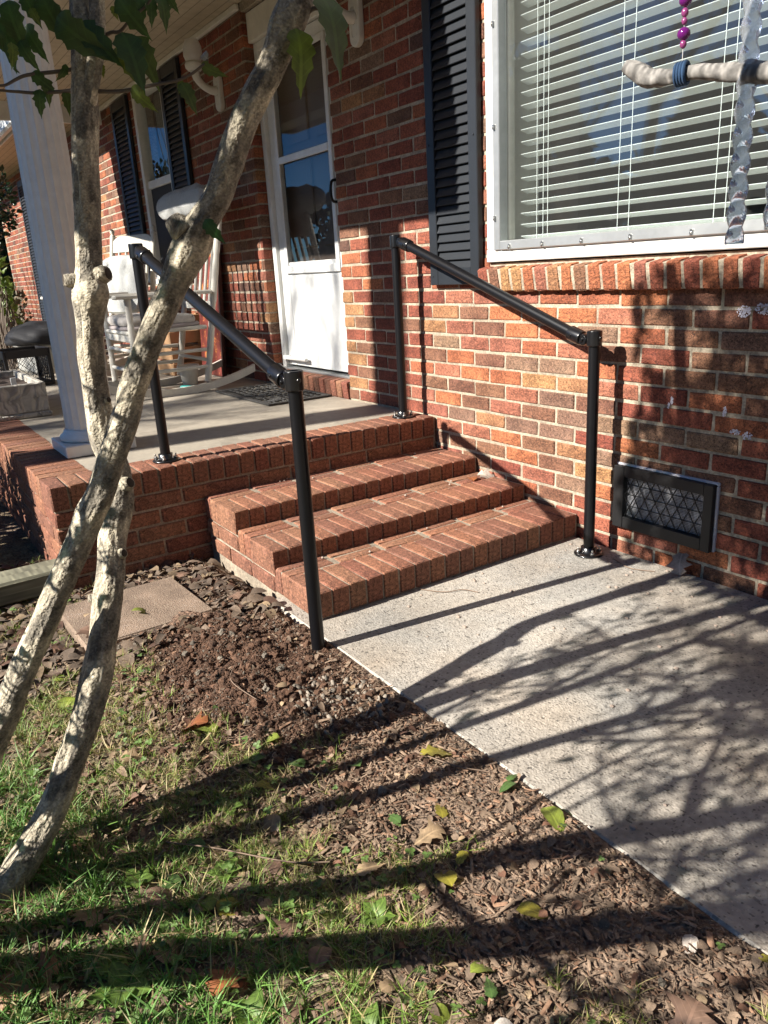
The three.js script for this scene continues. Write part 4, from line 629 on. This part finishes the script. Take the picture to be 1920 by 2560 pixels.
inst('soil_clods', (() => { const g = new THREE.IcosahedronGeometry(1, 1), p = g.attributes.position; for (let i = 0; i < p.count; i++) { const k = .72 + .56 * hash(Math.round(p.getX(i) * 50), Math.round(p.getY(i) * 50 + p.getZ(i) * 77), 9); p.setXYZ(i, p.getX(i) * k, p.getY(i) * k * .8, p.getZ(i) * k); } g.computeVertexNormals(); return clean(g); })(), M(L(1, 1, 1), { roughness: .98, map: MT, bumpMap: MT, bumpScale: .004 }), 30000, (d, c) => {
  const [x, z] = spot((x, z) => onPaver(x, z) || byPorch(x, z) ? 0 : Math.pow(soilMound(x, z), .8) * 1.1 + .02); const s = rnd() < .018 ? rr(.004, .014) : rr(.0012, .0042); d.position.set(x, groundY(x, z) + s * .35, z); d.rotation.set(rr(0, 6), rr(0, 6), rr(0, 6)); d.scale.set(s * rr(.7, 1.4), s * rr(.6, 1), s * rr(.7, 1.3)); const k = rr(.6, 1.35), g = rnd() < .08; c.setRGB(g ? .45 * k : .27 * k, g ? .4 * k : .152 * k, g ? .34 * k : .1 * k);
}, 'freshly dug brown soil clods heaped round the handrail post', 'soil');
inst('gravel', (() => clean(new THREE.IcosahedronGeometry(1, 1)))(), M(L(1, 1, 1), { roughness: .95, map: MT }), 700, (d, c) => { const a = rr(0, 6.28), r = Math.pow(rnd(), .7); const x = .31 + Math.cos(a) * r * .16, z = 1.44 + Math.sin(a) * r * .13, s = .0015 + Math.pow(rnd(), 5) * .007; d.position.set(x, groundY(x, z) + s * .5, z); d.rotation.set(rr(0, 6), rr(0, 6), 0); d.scale.set(s * rr(.8, 1.7), s * rr(.4, .9), s * rr(.7, 1.4)); const k = rr(.6, 1.3); c.setRGB(.34 * k, .30 * k, .26 * k); }, 'spilled grey concrete crumbs beside the walk edge', 'gravel');
{
  const blade = (h, w, bend) => { const q = [], n = 4, p = [], idx = [], uv = []; for (let i = 0; i <= n; i++) { const s = i / n, ww = w * (1 - s * s * .95); p.push(-ww, h * s * (1 - .18 * s * bend), bend * s * s * h, ww, h * s * (1 - .18 * s * bend), bend * s * s * h); uv.push(0, s, 1, s); } for (let i = 0; i < n; i++) { const a = i * 2; idx.push(a, a + 1, a + 2, a + 2, a + 1, a + 3); } const g = new THREE.BufferGeometry(); g.setAttribute('position', new THREE.Float32BufferAttribute(p, 3)); g.setAttribute('uv', new THREE.Float32BufferAttribute(uv, 2)); g.setIndex(idx); g.computeVertexNormals(); return g; };
  const gm = M(L(1, 1, 1), { roughness: .6, transmission: .35, thickness: 0, side: THREE.DoubleSide });
  const dens = (x, z) => { if (onPaver(x, z) || byPorch(x, z)) return 0; const t = noise2(x, z, 4.5, 61) * .6 + noise2(x, z, 14, 62) * .4; const b = sm(1.47, 1.82, z); return sm(.43, .62, t * .58 + b * .37) * (1 - clamp(soilMound(x, z) * 2)) * (x < -.4 ? .25 : 1); };
  const tuft = []; for (let i = 0; i < 3200; i++) { const [x, z] = spot(dens); tuft.push([x, z, rnd()]); }
  [[1, .03, .6], [1, .034, 1.1], [1, .026, .25]].forEach(([h, w, b], v) => inst(v ? 'grass' : 'grass', blade(h, w, b), gm, 19000, (d, c, i) => {
    const [tx, tz, q] = tuft[Math.floor(rnd() * tuft.length)], r = Math.abs(rr(-1, 1) * rr(0, 1)) * .03, a = rr(0, 6.28), x = tx + Math.cos(a) * r, z = Math.max(1.30, tz + Math.sin(a) * r); d.position.set(x, groundY(x, z) - .002, z); const lush = sm(1.75, 2.2, z + x * .25 - .15); const s = rr(.012, .034) * (1 + lush * rr(.0, 1.2) * (rnd() < .35 ? 1.3 : .5)); d.scale.set(s * rr(.7, 1.2), s, s * rr(.8, 1.5)); d.rotation.set(rr(-.5, .9), rr(0, 6.28), rr(-.5, .5));
    const dry = rnd() < lerp(.42, .14, lush) || q < .1 ? 1 : 0, k = rr(.7, 1.3); dry ? c.setRGB(.46 * k, .38 * k, .17 * k) : c.setRGB(lerp(.23, .12, lush) * k, lerp(.33, .28, lush) * k, .04 * k);
  }, 'patchy green and straw coloured grass tufts in the yard', 'grass'));
  const cl = (() => { const gs = []; for (let k = 0; k < 3; k++) { const g = new THREE.CircleGeometry(.42, 9); g.rotateX(-Math.PI / 2); g.translate(0, 0, .46); const p = g.attributes.position; for (let i = 0; i < p.count; i++) p.setY(i, .12 * Math.abs(p.getX(i)) * 2); g.rotateY(k * 2.094); gs.push(clean(g)); } const m = mergeGeometries(gs); m.computeVertexNormals(); return m; })();
  inst('clover', cl, gm, 900, (d, c) => { const [x, z] = spot((x, z) => dens(x, z) * (noise2(x, z, 6, 66) > .52 ? 1 : .1) + .01); const s = rr(.006, .014); d.position.set(x, groundY(x, z) + rr(.008, .03), z); d.rotation.set(rr(-.4, .4), rr(0, 6.28), rr(-.4, .4)); d.scale.setScalar(s); const k = rr(.7, 1.3); c.setRGB(.12 * k, .21 * k, .04 * k); }, 'small clover leaves among the grass', 'clover');
}
inst('leaf_litter', clean(leafGeo('oval', 4, .5, 20)), M(L(1, 1, 1), { roughness: .85, side: THREE.DoubleSide, map: MT, transmission: .1, thickness: 0 }), 4200, (d, c) => {
  const [x, z] = spot((x, z) => onPaver(x, z) || byPorch(x, z) || (onSteps(x, z)) ? 0 : (x < -.3 ? 1 : .5) * (1 - .8 * clamp(soilMound(x, z) * 1.3))); const s = x < -.3 ? rr(.022, .066) : rnd() < .05 ? rr(.025, .045) : rr(.008, .026); d.position.set(x, groundY(x, z) + .005 + rnd() * .008, z); d.rotation.set(-Math.PI / 2 + rr(-.5, .5), rr(-.4, .4), rr(0, 6.28)); d.scale.set(s * rr(.6, 1.3), s, s * rr(.5, 1.6)); const k = rr(.6, 1.3) * (x < -.3 ? .62 : 1), q = rnd(); q < .7 ? c.setRGB(.33 * k, .24 * k, .175 * k) : q < .85 ? c.setRGB(.44 * k, .32 * k, .2 * k) : c.setRGB(.22 * k, .11 * k, .07 * k);
}, 'small dry brown leaf scraps strewn over the ground', 'leaf litter');

// larger fallen leaves, each its own thing
{
  const F = { o: leafMat(.42, .2, .09, .15), o2: leafMat(.38, .13, .045, .2), yg: leafMat(.34, .42, .06, .3), y: leafMat(.46, .40, .05, .3), t: leafMat(.44, .31, .18, .15), b: leafMat(.26, .16, .11, .1), g: leafMat(.10, .19, .045, .25), p: leafMat(.6, .52, .44, .1), w: leafMat(.74, .68, .6, .1) };
  const names = { o: 'tan orange', o2: 'rusty orange', yg: 'yellow green', y: 'yellow', t: 'pale tan', b: 'dull brown', g: 'green', p: 'bleached', w: 'whitish' };
  const where = (x, z) => z > 2.1 ? 'in the grass at the foot of the leaning tree stems' : x < -.4 ? 'on the ground by the square paving stone' : z > 1.78 ? (x > .85 ? 'in the long grass away from the walk' : 'in the thin grass') : x < .42 ? 'at the edge of the dug soil' : z < 1.36 ? 'against the edge of the concrete walk' : 'on the bare mulch strip along the walk';
  const list = [[.692, 2.304, .102, 'o'], [.720, 2.248, .062, 'o'], [.932, 2.058, .071, 'o2'], [.791, 2.173, .054, 'yg'], [.791, 2.152, .048, 'yg'], [.746, 1.959, .053, 'y'], [.764, 1.990, .059, 'yg'], [.197, 1.773, .093, 'o2'], [.236, 1.767, .081, 'yg'], [.824, 1.499, .051, 'y'], [.859, 1.522, .058, 't'], [.983, 1.601, .053, 'y'], [.931, 1.523, .040, 'y'], [.945, 1.323, .059, 'yg'], [1.098, 1.546, .050, 'y'], [.831, 1.319, .036, 'g'], [.846, 1.31, .040, 'g'], [.702, 2.169, .043, 'b'], [.743, 2.121, .043, 'b'], [.893, 1.915, .056, 'b'], [.803, 1.916, .044, 't'], [.842, 1.726, .054, 't'], [.507, 1.659, .047, 'g'], [.576, 1.548, .047, 'g'], [.779, 1.577, .042, 'g'], [.666, 2.016, .046, 'g'], [.371, 1.653, .060, 'yg'], [.491, 1.774, .045, 'y'], [.174, 1.992, .059, 't'], [.433, 2.131, .050, 't'], [.633, 1.416, .066, 'y'], [1.319, 1.351, .034, 'p'], [1.397, 1.446, .074, 'b'], [1.415, 1.314, .039, 'y'], [1.142, 1.691, .046, 'yg'], [1.154, 1.783, .038, 'yg'], [1.202, 1.696, .038, 'g'], [-.602, 1.732, .069, 'yg'], [-.661, 1.872, .048, 't'], [-.573, 1.906, .079, 'b'], [1.234, 1.721, .037, 'w'], [.433, 1.904, .054, 'yg'], [-.354, 2.044, .059, 'yg'], [-.217, 2.018, .068, 'yg'], [.562, 1.935, .058, 'g'], [.62, 2.2, .06, 'b'], [.66, 2.09, .05, 'b'], [.83, 2.1, .055, 'b'], [.5, 2.1, .05, 'b'], [.35, 2.0, .055, 'b'], [.95, 1.86, .052, 'b'], [1.02, 1.95, .055, 'b'], [.72, 1.83, .05, 'b'], [.6, 1.78, .05, 't'], [1.08, 1.83, .046, 't'], [.2, 2.08, .05, 'b'], [-.1, 2.1, .055, 'b'], [-.3, 1.45, .06, 'b'], [-.5, 1.38, .065, 'b'], [-.75, 1.4, .06, 'b'], [-.9, 1.46, .06, 'b'], [-.4, 1.34, .055, 't'], [.85, 2.2, .05, 'b']];
  rnd = mulberry(41);
  list.forEach(([x, z, s, k], i) => {
    const big = s > .055, g = big && 'o o2 y t b'.split(' ').includes(k) ? lobed[i % 3] : i % 3 ? oval[i % 2] : toothed[i % 3]; const onP = onPaver(x, z);
    const m = mesh('fallen_leaf', g, F[k], scene); m.scale.setScalar(s * 1.15); m.rotation.set(-Math.PI / 2 + rr(-.25, .25), rr(-.3, .3), rr(0, 6.28)); m.position.set(x, (onP ? .024 : groundY(x, z)) + .012, z);
    const shp = lobed.includes(g) ? 'lobed' : oval.includes(g) ? 'oval' : 'toothed', siz = s > .062 ? 'large' : s > .047 ? 'medium' : 'small'; tag(m, `${siz} ${names[k]} ${shp} leaf ${onP ? 'on top of the square paving stone' : where(x, z)}`, 'leaf', `${names[k]} leaves ${onP ? 'on the paving stone' : where(x, z)}`);
  });
  const wm = leafMat(.20, .34, .05, .4), wg = (() => { const gs = []; for (let k = 0; k < 5; k++) { const g = oval[k % 2].clone(); g.scale(1.15, 1, 1); g.rotateX(-1.05 + (k % 2) * .35); g.rotateY(k * 1.26 + .4); g.translate(Math.sin(k * 1.26 + .4) * -.05, .05 + k * .03, 0); gs.push(clean(g)); } return gs; })();
  [[.83, 2.17, .05, 'in the shade of the trunk shadows'], [.68, 1.93, .035, 'beside a long bare twig'], [.95, 1.75, .035, 'at the edge of the mulch'], [.52, 1.85, .03, 'among straw coloured tufts'], [1.12, 1.88, .035, 'in the long grass'], [.6, 2.08, .035, 'close to the leaning stem'], [.40, 1.74, .03, 'below the dug soil'], [1.0, 2.02, .04, 'near a rusty orange leaf']].forEach(([x, z, s, wh], i) => { const t = thing('broadleaf_weed', `small bright green broadleaf weed ${wh}`, 'weed', [x, groundY(x, z), z], i * 1.3, 'broadleaf weeds in the grass'); t.scale.setScalar(s); wg.forEach(g => mesh('leaf', g, wm, t)); });
  const w1 = mesh('fallen_leaf', lobed[2], leafMat(.5, .38, .3, .1), scene); w1.scale.set(.1, .105, .13); w1.rotation.set(-.35, .25, .35); w1.position.set(.36, .004, .055); tag(w1, 'curled pale brown leaf propped against the wall below the vent', 'leaf');
  const w2 = mesh('fallen_leaf', oval[1], F.o2, scene); w2.scale.set(.075, .085, .06); w2.rotation.set(-1.45, .2, 1.1); w2.position.set(-.66, .17, .145); tag(w2, 'single rusty orange leaf on the middle brick step', 'leaf');
  const w3 = mesh('fallen_leaf', lobed[1], F.p, scene); w3.scale.set(.09, .1, .14); w3.rotation.set(-1.3, .1, -1.2); w3.position.set(-.72, .176, .07); tag(w3, 'crumpled bleached leaf in the step corner by the wall', 'leaf');
  const tw = (pts, label) => tag(mesh('twig', tube(spline(pts, 16), .0016, 5), M(L(.2, .14, .1)), scene), label, 'twig');
  tw([[-.16, .003, .83], [-.08, .004, .78], [-.05, .006, .72], [.0, .003, .69]], 'thin curved twig on the concrete walk near the bottom step'); tw([[.10, .003, .10], [.2, .004, .13], [.28, .003, .09]], 'thin dark twig on the walk beside the wall below the vent'); tw([[.78, .0, 1.32], [.72, .012, 1.38], [.62, .012, 1.42]], 'bare twig leaning over the walk edge by a yellow green leaf'); tw([[.55, .01, 2.0], [.63, .014, 1.93], [.75, .012, 1.83], [.8, .008, 1.76]], 'long bare twig lying across the grass'); tw([[.03, .06, 1.62], [.1, .055, 1.66], [.2, .03, 1.63]], 'pale root lying on the heap of dug soil');
}

// ---------------------------------------------------------------- shrubs beside the porch, trees across the yard
function shrub(name, label, cx, cz, blobs, n, mat, size, geo) {
  const t = thing(name, label, 'shrub'); const f = [], st = [];
  for (let i = 0; i < n; i++) { const b = blobs[Math.floor(rnd() * blobs.length)], u = V(rr(-1, 1), rr(-1, 1), rr(-1, 1)); if (u.length() > 1) { i--; continue; } u.normalize().multiplyScalar(Math.pow(rnd(), .28)); const p = V(cx + b[0] + u.x * b[3], b[1] + u.y * b[4], cz + b[2] + u.z * b[5]); f.push(leafAt(p, size * rr(.7, 1.3), V(u.x + rr(-.5, .5), u.y + .4, u.z + rr(-.5, .5)), geo)); }
  for (let i = 0; i < 26; i++) { const b = blobs[i % blobs.length]; st.push(tube(spline([[cx + rr(-.12, .12), -.05, cz + rr(-.12, .12)], [cx + b[0] * .5 + rr(-.1, .1), b[1] * .5, cz + b[2] * .5 + rr(-.1, .1)], [cx + b[0] + rr(-.6, .6) * b[3], b[1] + rr(-.5, .6) * b[4], cz + b[2] + rr(-.6, .6) * b[5]]], 8), (s) => .012 - .009 * s, 5)); }
  mesh('stems', st, twigMat, t).userData.kind = 'stuff'; mesh('foliage', f, mat, t).userData.kind = 'stuff'; return t;
}
rnd = mulberry(501);
shrub('evergreen_shrub', 'tall dark glossy evergreen shrub growing past the far end of the porch', -7.5, 1.12, [[0, .8, .05, .4, .6, .34], [0, 1.6, .05, .4, .6, .34], [0, 2.0, -.15, .42, .42, .36], [-.1, 3.2, 0, .4, .3, .5], [.1, .3, .1, .4, .3, .4], [-.2, 1.0, .6, .5, .9, .4], [-.2, 2.1, .6, .5, .8, .4]], 7800, M(L(.022, .05, .02), { roughness: .3, side: THREE.DoubleSide }), .05, oval.map(clean));
shrub('broadleaf_shrub', 'rounded green shrub beside the long brick side of the porch', -2.3, 2.62, [[0, .35, 0, .5, .35, .36], [.3, .6, .05, .4, .25, .3], [-.7, .4, 0, .5, .35, .36], [-1.5, .4, .05, .5, .4, .36]], 2600, M(L(.035, .075, .025), { roughness: .4, side: THREE.DoubleSide }), .06, oval.map(clean));
shrub('yellow_vine', 'hanging sprig of bright yellow green leaves before the dark shrub', -6.2, 1.12, [[0, 1.25, 0, .08, .13, .06], [.02, 1.08, -.03, .06, .12, .05], [-.02, .9, -.06, .05, .1, .04]], 110, LM.Y, .075, toothed.map(clean));
shrub('bare_bush', 'low tangled brown bush behind the black milk crate', -6.9, .95, [[0, .45, 0, .5, .45, .28], [.2, .8, .05, .3, .35, .18]], 900, M(L(.10, .085, .05), { roughness: .8, side: THREE.DoubleSide }), .045, oval.map(clean));
function bareTree(x, z, h, label, seed, lean = 0) {
  rnd = mulberry(seed); const t = thing('bare_tree', label, 'tree', [x, 0, z]); const tr = [], br = [];
  const grow = (p, d, len, r, lv) => { const pts = [p.clone()], n = 5; let q = p.clone(), dd = d.clone(); for (let i = 0; i < n; i++) { dd.add(V(rr(-.16, .16), rr(-.05, .12), rr(-.16, .16))).normalize(); q = q.clone().addScaledVector(dd, len / n); pts.push(q); if (lv < 4 && i > (lv ? 0 : 1)) { const a = rr(0, 6.28), s = V(Math.cos(a), rr(.3, 1), Math.sin(a)).normalize().lerp(dd, .35).normalize(); grow(q, s, len * rr(.45, .7), r * rr(.35, .55), lv + 1); if (lv > 0 && rnd() < .6) grow(q, V(rr(-1, 1), rr(0, .8), rr(-1, 1)).normalize().lerp(dd, .4).normalize(), len * rr(.35, .6), r * .35, lv + 2); } } (lv ? br : tr).push(tube(pts, (s) => Math.max(.004, r * (1 - .55 * s)), lv ? 4 : 10, null, false)); };
  grow(V(0, -.1, 0), V(lean, 1, 0).normalize(), h * .55, h * .022, 0); mesh('trunk', tr, M(L(.16, .13, .11)), t); mesh('branches', br, M(L(.13, .105, .09)), t).userData.kind = 'stuff';
}
{ rnd = mulberry(90); const t = thing('large_tree', 'thick straight trunk across the yard that shades the porch column', 'tree', [-2.29, 0, 6.2]); mesh('trunk', tube(spline([[.02, -.1, 0], [0, .3, 0], [-.01, 3, .02], [.02, 6, 0], [0, 9.5, .05]], 60), (s) => .185 - .04 * s + .09 * Math.exp(-s * 40), 20, (s, a, l) => 1 + (noise2(a * 2, l, 3, 8) - .5) * .16), M(L(.17, .14, .115), { bumpMap: rep(barkBump, .3), bumpScale: .02 }), t); const br = []; for (let i = 0; i < 16; i++) { const a = rr(0, 6.28), y = rr(7.4, 9.4); br.push(tube(spline([[0, y, 0], [Math.cos(a) * .8, y + .7, Math.sin(a) * .8], [Math.cos(a) * 2, y + rr(1, 2.4), Math.sin(a) * 2]], 8), (s) => .06 - .05 * s, 6)); } mesh('branches', br, twigMat, t).userData.kind = 'stuff'; }
bareTree(-3.65, 9.2, 9, 'bare forked tree across the yard facing the storm door', 61, .02); bareTree(-8.2, 10.5, 8.5, 'bare tree across the yard mirrored in the large window', 62); bareTree(-11.0, 11.5, 9, 'leafless tree at the far side of the yard', 63, -.05); bareTree(-6.2, 13.5, 8.5, 'slim bare tree behind the others across the yard', 64, .04);
function evergreen(x, z, h, w, label, seed) { rnd = mulberry(seed); const t = thing('evergreen_tree', label, 'tree', [x, 0, z]); const f = []; for (let i = 0; i < 5200; i++) { const y = Math.pow(rnd(), .8), r = w * (1 - y * .86) * (.45 + .55 * Math.sqrt(rnd())) * (.8 + .35 * vnoise(y * 9, i % 7, 4096, seed)), a = rr(0, 6.28); f.push(leafAt(V(Math.cos(a) * r, .3 + y * h, Math.sin(a) * r), rr(.18, .34), V(Math.cos(a), rr(-.5, .5), Math.sin(a)), oval)); } mesh('trunk', cyl([0, -.1, 0], [0, h * .9, 0], .14, 9, .03), twigMat, t); mesh('foliage', f, M(L(.022, .045, .018), { roughness: .6, side: THREE.DoubleSide }), t).userData.kind = 'stuff'; }
evergreen(-17, .9, 6, 2.6, 'dark evergreen standing beyond the far end of the house', 73); evergreen(-9.6, 14.5, 4.6, 2.0, 'dark evergreen across the yard', 71); evergreen(-13.5, 13, 5.5, 2.2, 'broad dark evergreen at the edge of the yard', 72);
{ rnd = mulberry(81); const f = []; for (let i = 0; i < 13000; i++) { const u = rr(-44, 60), top = (u < -13 ? 3.2 + 2.4 * noise2(u, 0, .35, 83) : 7 + 6 * noise2(u, 0, .3, 83)), y = Math.pow(rnd(), .9) * top; f.push(leafAt(u < 20 ? V(u, y, 24 + rr(-1.5, 1.5)) : V(20 + rr(-1.5, 1.5), y, 24 - (u - 20)), rr(.4, .85), V(rr(-1, 1), rr(-.5, 1), rr(-1, 0)), oval)); } const o = mesh('tree_line', f, M(L(.03, .045, .022), { roughness: .8, side: THREE.DoubleSide }), scene); o.userData = { kind: 'stuff', label: 'distant dark wood beyond the yard', category: 'wood' }; }

renderer.render(scene, camera);
